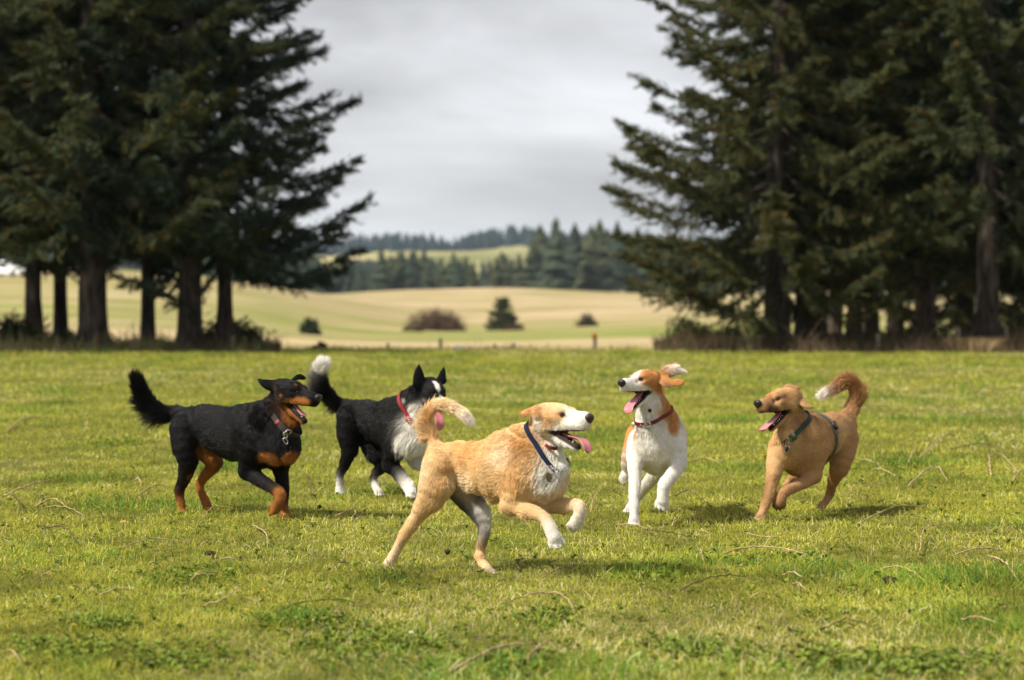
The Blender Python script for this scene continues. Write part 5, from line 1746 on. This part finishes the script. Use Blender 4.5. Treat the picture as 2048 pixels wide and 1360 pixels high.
    d.paint3(H(.56, -.15, -.10), .075 * L, WHITE, .012, .006)
    d.paint3(H(.45, .14, -.20), .085 * L, WHITE, .02, .006)
    d.paint3(H(.45, -.14, -.20), .085 * L, WHITE, .02, .006)
    d.paint3(H(.30, .0, -.3), .2 * L, WHITE, .02, .006)
    d.paint(350, 430, -.22, 110, WHITE, .02, .015)
    d.paint(480, 660, -.1, 160, WHITE, .03, .02)
    d.paint(590, 520, .08, 85, WHITE, .015, .012)
    d.paint(560, 620, .02, 100, WHITE, .02, .015)
    d.paint(500, 480, .0, 62, ORNG, .02, .015)
    d.paint(280, 565, -.07, 52, ORNG, .015, .014)
    d.paint(515, 545, -.03, 50, ORNG, .018, .014)
    d.paint(640, 580, .26, 130, ORNG, .02, .012)
    d.paint(658, 575, .13, 66, ORNG, .015, .012)
    d.paint(165, 620, .16, 66, (.62, .36, .15), .02, .012)
    d.paint(200, 640, .3, 110, (.62, .36, .15), .02, .012)
    d.furlen(350, 480, -.2, 80, .03, .4, .5)
    d.build()
    root = empty('dog', (*d.P(400, 1230)[:2], 0), 'white chested orange dog running at the camera with ears flying, front paw raised', 'dog', 'dogs running on the grass')
    dog_face(d, root, M_NOSE, tongue=[(.50, 0, -.145), (.60, 0, -.21), (.72, .01, -.275), (.84, .03, -.33), (.92, .04, -.40), (.93, .04, -.475)], tongue_w=.075, iris=(.04, .016, .008))
    red = new_mat('collar_crimson_webbing', .6, .35, (.13, .010, .014))
    c = d.P(380, 445, -.06)
    col, aa, axis, u, w = strap(d, root, 'collar', c, d.P(365, 370, -.075) - c, .019, .004, red, off=.006)
    a = face_angle(aa, d.P(355, 530, -.4))
    p, o = aa(a); tn = np.cross(axis, o)
    v_, f_ = frame_np(p + o * .004, tn, axis, .028, .030, .006, .004); mesh_np('buckle', v_, f_, M_METAL, col)
    a = face_angle(aa, d.P(245, 505, -.12))
    p, o = aa(a); tn = np.cross(axis, o)
    v_, f_ = ring_np(p + o * .012, tn, (0, 0, 1), .012, .002); mesh_np('ring', v_, f_, M_METAL, col)
    v_, f_ = disc_np(p + o * .016, tn, (0, 0, 1), .0115, .003); mesh_np('name_tag', v_, f_, M_BRASS, col)
    # dark round pendant on a cord under the throat
    blk = new_mat('pendant_black', .5, .4, (.012, .006, .010))
    hit = d.P(366, 408, -.5)
    ray = unit(d.P(366, 408, 0) - hit)
    tt = np.linspace(0, .9, 900)
    ff = d.sdf(hit + tt[:, None] * ray)
    pp = hit + ray * (tt[int(np.argmax(ff < .012))])
    v_, f_ = disc_np(pp - ray * .012, np.cross(ray, (0, 0, 1.)), (0, 0, 1), .0095, .006)
    mesh_np('pendant', v_, f_, blk, col)
    d.finish(root, 105000, M_FUR, M_SKIN)
    return d


def dog_ginger():
    d = Dog(1470, 730, .25, 12.2, seed=67)
    lat = lateral(d.P(860, 500, .35), d.P(450, 700, -.1))
    d.chain([(860, 510, .36, 135), (780, 530, .25, 165), (680, 575, .13, 192), (570, 620, .02, 205), (470, 680, -.08, 180), (420, 700, -.13, 130)],
            k=.05, col=GING, hair=0.0136, lift=.22, flat=(lat, .9), rev=True)
    d.chain([(520, 740, .0, 150), (500, 800, -.04, 95)], k=.06, col=GING, hair=0.0136, lift=.2, rev=True)
    d.chain([(580, 520, 0, 145), (510, 510, -.08, 138), (475, 430, -.13, 108), (465, 350, -.13, 90)], k=.06, col=GING, hair=0.01768, lift=.28, rev=True)
    d.chain([(410, 660, -.13, 130), (405, 550, -.16, 98), (410, 470, -.16, 74)], k=.05, col=GOLD, hair=0.01768, lift=.3, rev=True)
    # planted foreleg
    d.chain([(360, 680, -.11, 105), (325, 800, -.15, 84), (305, 900, -.17, 62), (280, 1000, -.19, 50), (245, 1110, -.21, 42), (222, 1170, -.22, 36), (205, 1210, -.23, 38)], k=.03, col=[GOLD, GING, GING, GING, GOLD], hair=0.0068, lift=.2)
    p0 = d.P(200, 1222, -.23)
    d.paw(p0, d.P(160, 1255, -.31) - p0, d.R(44), (.10, .05, .03))
    # lifted foreleg
    d.chain([(600, 690, .0, 130), (625, 800, -.02, 98), (632, 890, -.04, 66)], k=.05, col=GING, hair=0.00952, lift=.2)
    d.chain([(632, 890, -.04, 60), (520, 955, -.12, 52), (405, 1010, -.18, 47), (372, 1060, -.19, 46), (358, 1100, -.19, 48)], k=.02, col=[GING, GING, GING, GING_D], hair=0.0068, lift=.2, sub=3)
    d.joint((625, 800, -.02), (632, 890, -.04), (520, 955, -.12), 40, 34, GING)
    d.joint((520, 955, -.12), (402, 1012, -.18), (358, 1100, -.19), 36, 12, GING)
    p0 = d.P(358, 1100, -.19)
    d.paw(p0, d.P(352, 1155, -.20) - p0, d.R(48), (.12, .05, .025), up=np.array((0, -1, .2)))
    # hind legs
    d.chain([(875, 590, .30, 125), (855, 720, .27, 108), (830, 820, .26, 80), (785, 930, .32, 55), (762, 1025, .38, 37), (728, 1090, .37, 34), (695, 1135, .36, 35)], k=.03, col=GING, hair=0.0102, lift=.2)
    d.joint((785, 930, .32), (762, 1025, .38), (695, 1135, .36), 27, 24, GING)
    p0 = d.P(690, 1142, .36)
    d.paw(p0, d.P(645, 1172, .28) - p0, d.R(38), GOLD)
    d.chain([(740, 620, .40, 110), (640, 760, .32, 92), (540, 850, .26, 66), (475, 895, .30, 44), (430, 935, .32, 33), (395, 985, .28, 32)], k=.03, col=GING, hair=0.00884, lift=.2)
    p0 = d.P(392, 990, .28)
    d.paw(p0, d.P(370, 1030, .25) - p0, d.R(36), GING)
    # tail
    t = .42
    d.chain([(880, 450, .38, 75), (918, 385, t, 46), (955, 310, t + .02, 42), (975, 225, t + .03, 40), (940, 150, t + .03, 40), (865, 145, t + .02, 40), (790, 185, t, 38), (715, 228, t - .01, 24), (690, 240, t - .01, 14)],
            k=.02, col=[GING, GING, GING_D, GING_D, GING, GING, GING, WHITE, WHITE], hair=0.02856, lift=.5, sub=3)
    H, L, B = d.head((505, 285, -.09), (182, 343, -.305), roll=8, jaw=30, cols=(GING, GING, GING, GING), muzzle=1.12, skull=1.14, ws=.97)
    eb = H(.15, .17, .12)
    d.chain([np.append(eb, .05 * L), np.append(d.P(545, 310, -.19), .078 * L), np.append(d.P(590, 328, -.19), .06 * L), np.append(d.P(640, 342, -.18), .02 * L)],
            k=.012, col=GING, hair=.009, lift=.12, raw=True, flat=(unit(np.array((0.15, -.6, .75))), .28), sub=3)
    eb = H(.19, -.14, .18)
    d.chain([np.append(eb, .05 * L), np.append(d.P(428, 176, -.06), .075 * L), np.append(d.P(492, 184, -.05), .055 * L)], k=.012, col=GING, hair=.009, lift=.12, raw=True, flat=(unit(np.array((0.1, -.6, .7))), .32), sub=3)
    d.paint(495, 198, -.04, 22, (.16, .05, .03), .01, .004)
    for y in (-1, 1):
        d.paint3(H(.72, .11 * y, -.085), .055 * L, (.10, .048, .026), .018, .008)
        d.paint3(H(.84, .09 * y, -.05), .075 * L, (.085, .04, .022), .02, .008)
        d.paint3(H(.55, .13 * y, .09), .055 * L, (.14, .06, .028), .012, .004)
        d.paint3(H(.36, .22 * y, .0), .10 * L, GOLD, .03, .008)
    d.paint3(H(.70, 0, .15), .09 * L, (.36, .14, .05), .03, .006)
    d.paint3(H(.35, 0, .24), .16 * L, GOLD, .04, .01)
    d.paint3(H(.92, 0, -.10), .05 * L, (.08, .045, .03), .01, .003)
    d.paint(330, 780, -.25, 90, GOLD, .05, .02)
    d.paint(600, 520, -.12, 60, GOLD, .03, .02)
    d.paint(700, 520, -.05, 60, (.58, .34, .14), .03, .03)
    d.paint(560, 800, -.18, 70, GING_D, .05, .02)
    d.paint(880, 560, .15, 80, GOLD, .06, .03)
    d.paint(700, 230, t, 50, WHITE, .015, .01)
    d.furlen(900, 820, .3, 50, .04, .6, .4)
    d.furlen(1010, 250, t, 60, .055, .75, .0)
    d.furlen(930, 110, t, 60, .05, .75, -.1)
    d.furlen(400, 560, -.2, 60, .03, .4, .5)
    d.build()
    root = empty('dog', (*d.P(560, 1225)[:2], 0), 'ginger dog in a green collar and harness strap running at far right', 'dog', 'dogs running on the grass')
    dog_face(d, root, M_NOSE, tongue=[(.50, 0, -.145), (.62, 0, -.215), (.75, .01, -.275), (.88, .03, -.315), (.98, .04, -.355), (1.02, .04, -.375)], tongue_w=.066, iris=(.05, .02, .008))
    grn = new_mat('collar_green_webbing', .65, .3, (.018, .030, .022))
    c = d.P(485, 490, -.10)
    col, aa, axis, u, w = strap(d, root, 'collar', c, d.P(425, 410, -.11) - c, .024, .004, grn, off=.011)
    a = face_angle(aa, d.P(405, 590, -.5))
    p, o = aa(a); tn = np.cross(axis, o); dn = np.array((0, 0, -1.))
    v_, f_ = ring_np(p + o * .010 + dn * .012, tn, dn, .011, .0016); mesh_np('ring', v_, f_, M_METAL, col)
    v_, f_ = disc_np(p + o * .016 + dn * .036, tn, dn, .017, .004, sx=.65); tg = mesh_np('name_tag', v_, f_, new_mat('tag_dark_enamel', .35, .5, (.05, .03, .03)), col)
    v_, f_ = ring_np(p + o * .016 + dn * .036, tn * .65, dn, .016, .0022); mesh_np('rim', v_, f_, M_METAL, tg)
    a = face_angle(aa, d.P(520, 555, -.4))
    p, o = aa(a); tn = np.cross(axis, o)
    v_, f_ = box_np(p + o * .003, tn, axis, o, .040, .034, .008); mesh_np('buckle', v_, f_, new_mat('buckle_green_plastic', .45, .4, (.05, .09, .06)), col)
    gst = new_mat('harness_grey_green_webbing', .6, .35, (.06, .08, .075))
    c = d.P(665, 575, .10)
    hs, aa, axis, u, w = strap(d, root, 'harness_strap', c, d.P(560, 615, -.02) - c, .018, .004, gst, off=.007)
    a = face_angle(aa, d.P(762, 500, .0))
    p, o = aa(a); tn = np.cross(axis, o)
    v_, f_ = box_np(p + o * .004, tn, axis, o, .045, .026, .012); mesh_np('buckle', v_, f_, new_mat('buckle_black_plastic', .4, .4, (.012, .012, .014)), hs)
    d.finish(root, 105000, M_FUR, M_SKIN)
    return d


dog_tan()
dog_black_tan()
dog_collie()
dog_hound()
dog_ginger()


# ---------------------------------------------------------------- fence posts and odd things at the field edge
M_POST = bark_mat('weathered_post', (.30, .24, .19), (.52, .43, .35))
M_ORANGE = new_mat('post_orange_paint', .6, .3, (.90, .20, .04))


def post(px, py_top, py_base, depth, w_px, label, orange=False):
    x = (px - 1024) / FPX * depth
    z0 = float(ground_z(np.array([x]), np.array([depth]))[0])
    z1 = at(px, py_top, depth)[2]
    r = w_px / FPX * depth / 2
    zs = np.array((z0 - .15, z0 + .3 * (z1 - z0), z0 + .7 * (z1 - z0), z1 - .02, z1))
    p = np.stack([x + .012 * np.sin(zs * 5 + px), depth + 0 * zs, zs], 1)
    v, f = tube_np(p, r * np.array((1.08, 1.0, 1.02, .97, .82)), 9)
    v[:, :2] += vnoise(v, 14, int(px))[:, None] * r * .18
    root = empty('fence_post', (x, depth, z0), label, 'fence post', 'fence posts along the field edge')
    mesh_np('post', v, f, M_POST, root)
    if orange:
        hz = (z1 - z0) * .26
        v, f = tube_np(np.array(((x, depth, z1 - hz), (x, depth, z1 - hz * .4), (x, depth, z1 + .012))), r * np.array((1.22, 1.2, 1.05)), 9)
        mesh_np('painted_cap', v, f, M_ORANGE, root)
    return root


post(178, 648, 690, 45.0, 8, 'short grey post in front of the stoutest left trunk')
post(465, 672, 700, 45.0, 7, 'pale thin post beside the slim left trunk')
post(880, 676, 706, 47.5, 6, 'grey fence post in front of the broad brown bush')
post(775, 686, 706, 49, 6, 'faint short post left of the one before the brown bush')
post(988, 688, 704, 50, 7, 'faint short post below the little spruce')
post(1028, 686, 704, 51, 6, 'faint short post right of the little spruce')
post(1189, 668, 703, 47.5, 8, 'fence post with an orange painted top', orange=True)
post(1757, 668, 700, 44.6, 8, 'leaning pale post left of the right undergrowth')
post(1916, 655, 694, 45.5, 7, 'grey post left of the straw coloured clump')
post(2013, 652, 694, 45.0, 8, 'pale post right of the straw coloured clump')

# a pale lump lying at the edge of the field
def stone(px, py, w_px, h_px, col, label, depth=None, seed=1, name='stone', cat='stone', mat=None, group=None, lumps=5, parent_h=0.):
    g = on_ground(px, py)
    if depth:
        g = np.array(((px - 1024) / FPX * depth, depth, 0.))
        g[2] = float(ground_z(g[:1], g[1:2])[0])
    k = g[1] / FPX
    v, f = ball_np(14, 9)
    rng = np.random.default_rng(seed)
    d = 1 + .35 * fnoise(v + seed, 1.6, seed, 2) + .12 * fnoise(v, 5, seed + 1, 1)
    v = v * d[:, None] * np.array((w_px * k / 2, w_px * k / 2 * .7, h_px * k * .62)) + np.array((0, 0, h_px * k * .38 + parent_h))
    o = mesh_np(name, v, f, mat or new_mat(name + '_' + label.split()[0], .9, .1, col))
    o.location = tuple(g)
    tag(o, label, cat, group)
    return o


stone(914, 705, 16, 11, (.62, .58, .50), 'pale white stone left of its pair at the far field edge', depth=44.8, seed=4)
stone(927, 705, 15, 11, (.55, .52, .45), 'pale white stone right of its pair at the far field edge', depth=44.8, seed=9)

# white car on the far left slope, seen between the trunks
def car(px, depth, rz):
    x = (px - 1024) / FPX * depth
    z0 = float(ground_z(np.array([x]), np.array([depth]))[0])
    root = empty('parked_car', (x, depth, z0), 'white car parked on the far slope at the left picture edge', 'car')
    wm = new_mat('car_white_paint', .25, .5, (.78, .79, .82)); gm = new_mat('car_glass', .08, .6, (.02, .025, .03)); tm = new_mat('car_tyre', .9, .1, (.015, .015, .015)); rm = new_mat('car_rim', .3, .5, (.5, .5, .52), Metallic=.8)
    hmt = new_mat('car_headlight', .1, .6, (.7, .72, .75))
    prof = [(-2.1, .35), (-2.12, .75), (-1.95, .95), (-1.55, 1.0), (-.95, 1.42), (.35, 1.45), (1.05, .98), (1.9, .86), (2.1, .66), (2.12, .35)]
    n = len(prof)
    vs = []
    for s_, q in ((-1, .80), (-1, .88), (1, .88), (1, .80)):
        for (a, b) in prof:
            w = .86 if b < 1.1 else .66
            vs.append((a, s_ * w * (1 if q > .85 else .97), b + (0 if q > .85 else .0)))
    vs = np.array(vs)
    f4 = [(l * n + i, l * n + i + 1, (l + 1) * n + i + 1, (l + 1) * n + i) for l in (1,) for i in range(n - 1)]
    f4 += [(1 * n + n - 1, 1 * n, 2 * n, 2 * n + n - 1)]
    me = bpy.data.meshes.new('body')
    me.from_pydata([tuple(v) for v in vs], [], f4 + [tuple(range(n, 2 * n)), tuple(range(2 * n, 3 * n))])
    me.materials.append(wm)
    o = bpy.data.objects.new('body', me); COL.objects.link(o); o.parent = root
    bv = o.modifiers.new('b', 'BEVEL'); bv.width = .06; bv.segments = 2

    def quad(name, pts, mat):
        o_ = mesh_np(name, np.array(pts), np.array([(0, 1, 2, 3)]), mat, smooth=False)
        so = o_.modifiers.new('s', 'SOLIDIFY'); so.thickness = .02
        o_.parent = root
    quad('windscreen', [(.46, -.60, 1.40), (.46, .60, 1.40), (1.06, .76, 1.01), (1.06, -.76, 1.01)], gm)
    quad('rear_window', [(-1.04, -.60, 1.40), (-1.04, .60, 1.40), (-1.56, .76, 1.03), (-1.56, -.76, 1.03)], gm)
    for s_ in (-1, 1):
        quad('side_window', [(-.9, s_ * .70, 1.36), (.30, s_ * .70, 1.38), (.85, s_ * .87, 1.04), (-1.3, s_ * .87, 1.04)], gm)
        v, f = ball_np(10, 6)
        o_ = mesh_np('headlight', v * np.array((.10, .18, .09)) + np.array((2.04, s_ * .58, .70)), f, hmt); o_.parent = root
        for a in (-1.3, 1.3):
            v, f = disc_np(np.array((a, s_ * .80, .33)), (1, 0, 0), (0, 0, 1), .33, .22)
            w_ = mesh_np('wheel', v, f, tm); w_.parent = root
            v, f = disc_np(np.array((a, s_ * .90, .33)), (1, 0, 0), (0, 0, 1), .20, .06)
            r_ = mesh_np('rim', v, f, rm); r_.parent = w_
    root.rotation_euler = (0, 0, rz)


car(14, 235, math.radians(-25))

# ---------------------------------------------------------------- things lying in the grass
M_STALK = bark_mat('dry_stalk', (.26, .18, .09), (.52, .40, .23))
M_TWIG = bark_mat('dark_twig', (.05, .035, .022), (.15, .11, .07))
STALK_GROUP = 'dry stalks lying in the grass'
_sn = [0]


def stalk(pts, w, label=None, dark=False, lift=.021, group=STALK_GROUP):
    """polyline of photo pixels on the ground; w: thickness in px"""
    g = np.array([on_ground(*p) for p in pts])
    k = g[:, 1].mean() / FPX
    _sn[0] += 1
    rng = np.random.default_rng(_sn[0])
    n = max(8, 5 * len(pts))
    p = spline(g, n) if len(g) > 2 else np.linspace(g[0], g[1], n)
    t = np.linspace(0, 1, n)
    p[:, 2] = ground_z(p[:, 0], p[:, 1]) + lift + .018 * np.sin(t * math.pi)
    p += rng.normal(0, .0022, p.shape)
    r = w * k * .36 * (1 - .45 * t) * (1 + .25 * np.exp(-((t - .3) / .03) ** 2) + .25 * np.exp(-((t - .65) / .03) ** 2))
    v, f = tube_np(p, r, 7)
    o = mesh_np('twig' if dark else 'dry_stalk', v - p.mean(0), f, M_TWIG if dark else M_STALK)
    o.location = tuple(p.mean(0))
    tag(o, label or ('thin dark twig lying in the short grass' if dark else 'thin dry straw coloured stalk lying in the short grass'), 'twig' if dark else 'stalk', group if label is None or group != STALK_GROUP else None)
    if dark and label is None:
        o['group'] = 'dark twigs in the grass'
    return o


stalk([(900, 1360), (985, 1325), (1055, 1302)], 9, 'thick pale stalk at the bottom edge below the clover patch')
stalk([(1055, 1335), (1108, 1296)], 7, 'short pale stalk crossing behind the thick one at the bottom edge')
stalk([(1062, 1302), (1072, 1330)], 5, 'short dark twig standing against the thick bottom stalk', dark=True)
stalk([(1000, 1222), (1070, 1208), (1120, 1209), (1145, 1226)], 5, 'arched pale stalk below the tan dog')
stalk([(560, 1235), (610, 1224), (690, 1221), (745, 1226)], 4, 'long brown stalk left below the tan dog', dark=True)
stalk([(410, 1222), (452, 1218), (475, 1195), (486, 1180)], 5, 'bent pale stalk turned up at its right end, lower left')
stalk([(1443, 1118), (1500, 1110), (1560, 1113), (1615, 1120)], 5, 'long grey stalk below the gap between the right dogs')
stalk([(1760, 1150), (1800, 1153), (1850, 1170)], 5, 'pale stalk behind the dark clod at right')
stalk([(1976, 1120), (2012, 1146), (2036, 1172)], 6, 'pale stalk slanting down near the right edge')
stalk([(1362, 1192), (1420, 1176), (1490, 1164)], 4, 'brown stalk in the tuft right of the tan dog', dark=True)
stalk([(1715, 1058), (1790, 1028), (1850, 1023)], 4, 'long pale stalk right of the ginger dog')
stalk([(1840, 922), (1880, 890), (1910, 866)], 5, 'straight pale stalk slanting up behind the ginger dog')
stalk([(1816, 978), (1868, 944), (1895, 968)], 5, 'bent stalk forming a peak right of the ginger dog')
stalk([(1983, 955), (1980, 925), (2002, 920), (2035, 950)], 5, 'hooked stalk near the right picture edge')
stalk([(2026, 968), (2048, 945)], 5, 'short stalk leaving the picture at right')
stalk([(1815, 935), (1838, 898)], 4)
stalk([(1660, 935), (1710, 928), (1760, 932)], 4)
stalk([(1745, 945), (1790, 960)], 4)
stalk([(1680, 1000), (1755, 975), (1785, 968)], 3)
stalk([(1900, 905), (1960, 898), (2010, 905)], 3, dark=True)
stalk([(1965, 870), (1975, 910)], 3, dark=True)
stalk([(5, 1002), (60, 985), (100, 968)], 5, 'long pale stalk at the left edge below the black dog tail')
stalk([(70, 1022), (105, 1014), (135, 1024)], 5, 'arched pale stalk with a dark twig across it at left')
stalk([(85, 1025), (130, 1030), (170, 1042)], 3)
stalk([(25, 998), (40, 1028), (36, 1042)], 4, 'dark bent twig near the left edge', dark=True)
stalk([(84, 1018), (88, 1008)], 4, dark=True)
stalk([(12, 870), (50, 845), (80, 838)], 5, 'pale arched stalk far left behind the black dog')
stalk([(85, 1065), (130, 1070), (152, 1090)], 4, dark=True)
stalk([(280, 997), (315, 984), (345, 983)], 5, 'pale stalk behind the hind paw of the black dog')
stalk([(268, 967), (278, 968), (282, 978)], 5)
stalk([(610, 955), (626, 1003)], 3, dark=True)
stalk([(405, 1045), (430, 1030), (480, 1028)], 4)
stalk([(505, 1058), (530, 1080), (535, 1095)], 4)
stalk([(240, 1107), (300, 1094), (375, 1093)], 3)
stalk([(75, 1168), (125, 1156)], 4)
stalk([(200, 1202), (270, 1195)], 4)
stalk([(380, 1172), (440, 1161)], 5)
stalk([(425, 1137), (500, 1135)], 4)
stalk([(1330, 950), (1400, 928), (1440, 930)], 4, 'pale stalk with a ragged leaf right of the running hound')
stalk([(1350, 1000), (1380, 998), (1420, 1020)], 3, dark=True)
stalk([(1345, 1060), (1365, 1012)], 4)
stalk([(1290, 1068), (1310, 1078), (1370, 1080)], 4, dark=True)
stalk([(1230, 1060), (1300, 1070)], 3)
stalk([(1180, 1030), (1198, 990)], 3)
stalk([(1490, 1075), (1540, 1090), (1580, 1080), (1650, 1050)], 3)
stalk([(1840, 1110), (1850, 1075), (1900, 1055)], 4)
stalk([(1910, 1118), (2005, 1112)], 5)
stalk([(1565, 1162), (1605, 1168)], 5)
stalk([(1585, 1182), (1610, 1196)], 5)
stalk([(1500, 1210), (1545, 1204)], 4)
stalk([(1920, 1252), (2000, 1262)], 5)
stalk([(1640, 1275), (1700, 1264), (1765, 1280)], 4, dark=True)
stalk([(1320, 1195), (1340, 1215)], 4, dark=True)
stalk([(1400, 1112), (1406, 1130)], 5)
stalk([(670, 1040), (710, 1035), (700, 1052)], 4)
stalk([(1090, 1165), (1130, 1150)], 3)
stalk([(520, 1330), (560, 1318)], 5)
stalk([(10, 1315), (40, 1335)], 5)

# dark clods and cones
M_CLOD = bark_mat('dark_soil', (.018, .012, .008), (.06, .04, .026))
CLODS = [(1780, 1167, 34, 12, 'dark brown clod lying by a pale stalk at right'), (895, 1109, 12, 9, 'small dark cone between the hind legs of the tan dog'), (420, 1112, 24, 8, 'dark crumbled clod in the grass at lower left'),
         (1893, 1168, 20, 7, None), (1690, 1232, 16, 7, None), (1875, 1210, 10, 6, None), (638, 1018, 10, 7, None), (55, 1335, 14, 8, None), (300, 1332, 26, 10, None), (130, 975, 7, 5, None),
         (1722, 965, 10, 6, None), (1800, 960, 10, 5, None), (1330, 1135, 9, 6, None), (1450, 1120, 8, 6, None), (2005, 1128, 12, 7, None)]
for i, (px, py, w, h, lab) in enumerate(CLODS):
    stone(px, py + h * .4, w, h, None, lab or 'small dark clod of soil half hidden in the grass', seed=20 + i, name='soil_clod', cat='clod', mat=M_CLOD, group=None if lab else 'small clods in the grass', parent_h=.012)


# dandelions, daisies and clover heads
M_GREEN = new_mat('flower_stem', .7, .2, (.10, .17, .03))
M_YEL = new_mat('petal_yellow', .6, .2, (.85, .58, .01))
M_WHT = new_mat('petal_white', .6, .2, (.85, .84, .80))
M_PUR = new_mat('petal_purple', .6, .2, (.22, .09, .20))
M_PNK = new_mat('petal_pink', .6, .2, (.62, .36, .45))


def flower(px, py, size_px, mat, label, stem=.045, name='dandelion', cat='flower', group=None, seed=0):
    g = on_ground(px, py + 4)
    k = g[1] / FPX
    rng = np.random.default_rng(int(px * 7 + py))
    R_ = size_px * k / 2
    g[2] = float(ground_z(g[:1], g[1:2])[0])
    root = empty(name, g, label, cat, group)
    v, f = tube_np(np.array((g, g + (.003, 0, stem * .6), g + (.004, 0, stem))), .0013, 5)
    mesh_np('stem', v, f, M_GREEN, root)
    vs, fs = [], []
    c = g + np.array((.004, 0, stem))
    for ring, (n, rr, up) in enumerate(((13, 1.0, .15), (10, .72, .45), (7, .42, .8))):
        for i in range(n):
            a = 6.283 * (i + rng.uniform(-.2, .2)) / n
            e = np.array((math.cos(a), math.sin(a), up)); s_ = np.array((-math.sin(a), math.cos(a), 0))
            b = len(vs)
            vs += [c, c + e * R_ * rr * .6 + s_ * R_ * .16, c + e * R_ * rr, c + e * R_ * rr * .6 - s_ * R_ * .16]
            fs.append((b, b + 1, b + 2, b + 3))
    mesh_np('petals', np.array(vs), np.array(fs), mat, root, smooth=False)


flower(246, 1060, 17, M_YEL, 'largest yellow dandelion, below the black dog tail', stem=.05)
for (px, py, s_) in [(492, 1243, 13), (145, 1272, 11), (525, 1203, 9), (151, 874, 9), (253, 808, 7), (209, 885, 9), (1776, 793, 8), (1833, 775, 10), (1900, 782, 9), (1854, 840, 7), (1714, 932, 8), (1497, 916, 8), (1650, 1178, 7), (1590, 800, 7), (1010, 1222, 7)]:
    flower(px, py, s_, M_YEL, 'small yellow dandelion in the grass', group='small dandelions')
flower(1522, 920, 15, M_YEL, 'yellow dandelion left of the ginger dog paw')
for (px, py, s_) in [(19, 931, 6), (32, 932, 6), (50, 932, 5), (178, 944, 6), (1725, 970, 6), (228, 921, 6), (820, 1290, 13), (115, 1215, 8), (120, 1128, 6), (432, 1082, 6), (1310, 1085, 6), (1480, 1150, 6), (1695, 1010, 5), (60, 712, 7), (1600, 1045, 5)]:
    flower(px, py, s_, M_WHT, 'tiny white daisy in the grass', name='daisy', group='white daisies')
for (px, py, s_) in [(670, 1256, 13), (625, 1280, 10), (652, 1283, 10), (612, 1296, 9), (726, 1270, 10), (730, 1286, 9), (850, 1268, 9), (864, 1292, 11), (938, 1288, 11), (1016, 1282, 9), (575, 1290, 9), (695, 1302, 10), (690, 1258, 9), (770, 1262, 8), (830, 1264, 9), (885, 1274, 9), (1147, 1333, 12), (952, 1312, 9)]:
    flower(px, py, s_, M_PNK if (px in (670, 1147)) else M_PUR, 'small purple flower head in the clover patch', stem=.06, name='clover_flower', group='clover flowers')


# broad leaved weeds in patches: nobody could count them
def weeds():
    rng = np.random.default_rng(99)
    P = []
    for (px, py, w, h, n) in [(740, 1290, 190, 26, 330), (590, 1250, 110, 14, 160), (215, 1255, 80, 12, 120), (230, 886, 70, 8, 160), (1560, 918, 60, 6, 90), (1800, 935, 80, 10, 90), (1400, 1310, 130, 20, 200), (1850, 1335, 200, 22, 330),
                              (1100, 1240, 60, 12, 90), (150, 1300, 140, 16, 160), (400, 1160, 120, 12, 110), (1010, 1335, 120, 18, 180), (1650, 1330, 130, 18, 150), (350, 1325, 160, 20, 200), (1590, 1120, 80, 8, 60), (1300, 1160, 80, 10, 60)]:
        for _ in range(int(n * .55)):
            P.append(on_ground(px + rng.normal(0, w * .5), min(1370, py + rng.normal(0, h * .6))))
    for _ in range(900):
        P.append(on_ground(rng.uniform(-60, 2110), rng.uniform(930, 1370)))
    vs, fs, cs = [], [], []
    for p in P:
        p[2] = float(ground_z(p[:1], p[1:2])[0])
        base = np.array((.11, .165, .022)) * rng.uniform(.55, 1.6) + np.array((.07, .05, 0)) * rng.random()
        for i in range(rng.integers(3, 7)):
            a = rng.random() * 6.28
            L_ = rng.uniform(.014, .032)
            e = np.array((math.cos(a), math.sin(a), rng.uniform(.3, 1.1))); e = unit(e)
            s_ = unit(np.cross(e, (0, 0, 1.)))
            w = L_ * rng.uniform(.28, .45)
            b = len(vs)
            o = p + np.array((0, 0, rng.uniform(.004, .02)))
            m1 = o + e * L_ * .5 + np.array((0, 0, .004)); t = o + e * L_ - np.array((0, 0, L_ * .15))
            vs += [o, m1 + s_ * w, t, m1 - s_ * w]
            fs.append((b, b + 1, b + 2, b + 3))
            cs += [base] * 4
    o = mesh_np('weeds', np.array(vs), np.array(fs), M_LEAF, None, np.array(cs), smooth=False)
    tag(o, 'low clover and broad leaved weeds among the grass', 'weeds', None, 'stuff')


weeds()


# ---------------------------------------------------------------- the air between here and the hills
def haze():
    x0, x1, y0, y1, z0, z1 = -7000, 7000, -30, 4400, -60, 110
    v = [(x, y, z) for x in (x0, x1) for y in (y0, y1) for z in (z0, z1)]
    f = [(0, 1, 3, 2), (4, 6, 7, 5), (0, 4, 5, 1), (2, 3, 7, 6), (0, 2, 6, 4), (1, 5, 7, 3)]
    m = bpy.data.materials.new('haze_air')
    m.use_nodes = True
    t = m.node_tree
    t.nodes.clear()
    o_ = t.nodes.new('ShaderNodeOutputMaterial')
    p = t.nodes.new('ShaderNodeVolumePrincipled')
    p.inputs['Color'].default_value = (.55, .74, 1.0, 1)
    p.inputs['Density'].default_value = HAZE
    p.inputs['Anisotropy'].default_value = .2
    t.links.new(p.outputs[0], o_.inputs['Volume'])
    o = mesh_np('haze', v, np.array(f), m, smooth=False)
    tag(o, 'thin bluish haze over the distance', 'haze', None, 'stuff')


HAZE = .00007
haze()
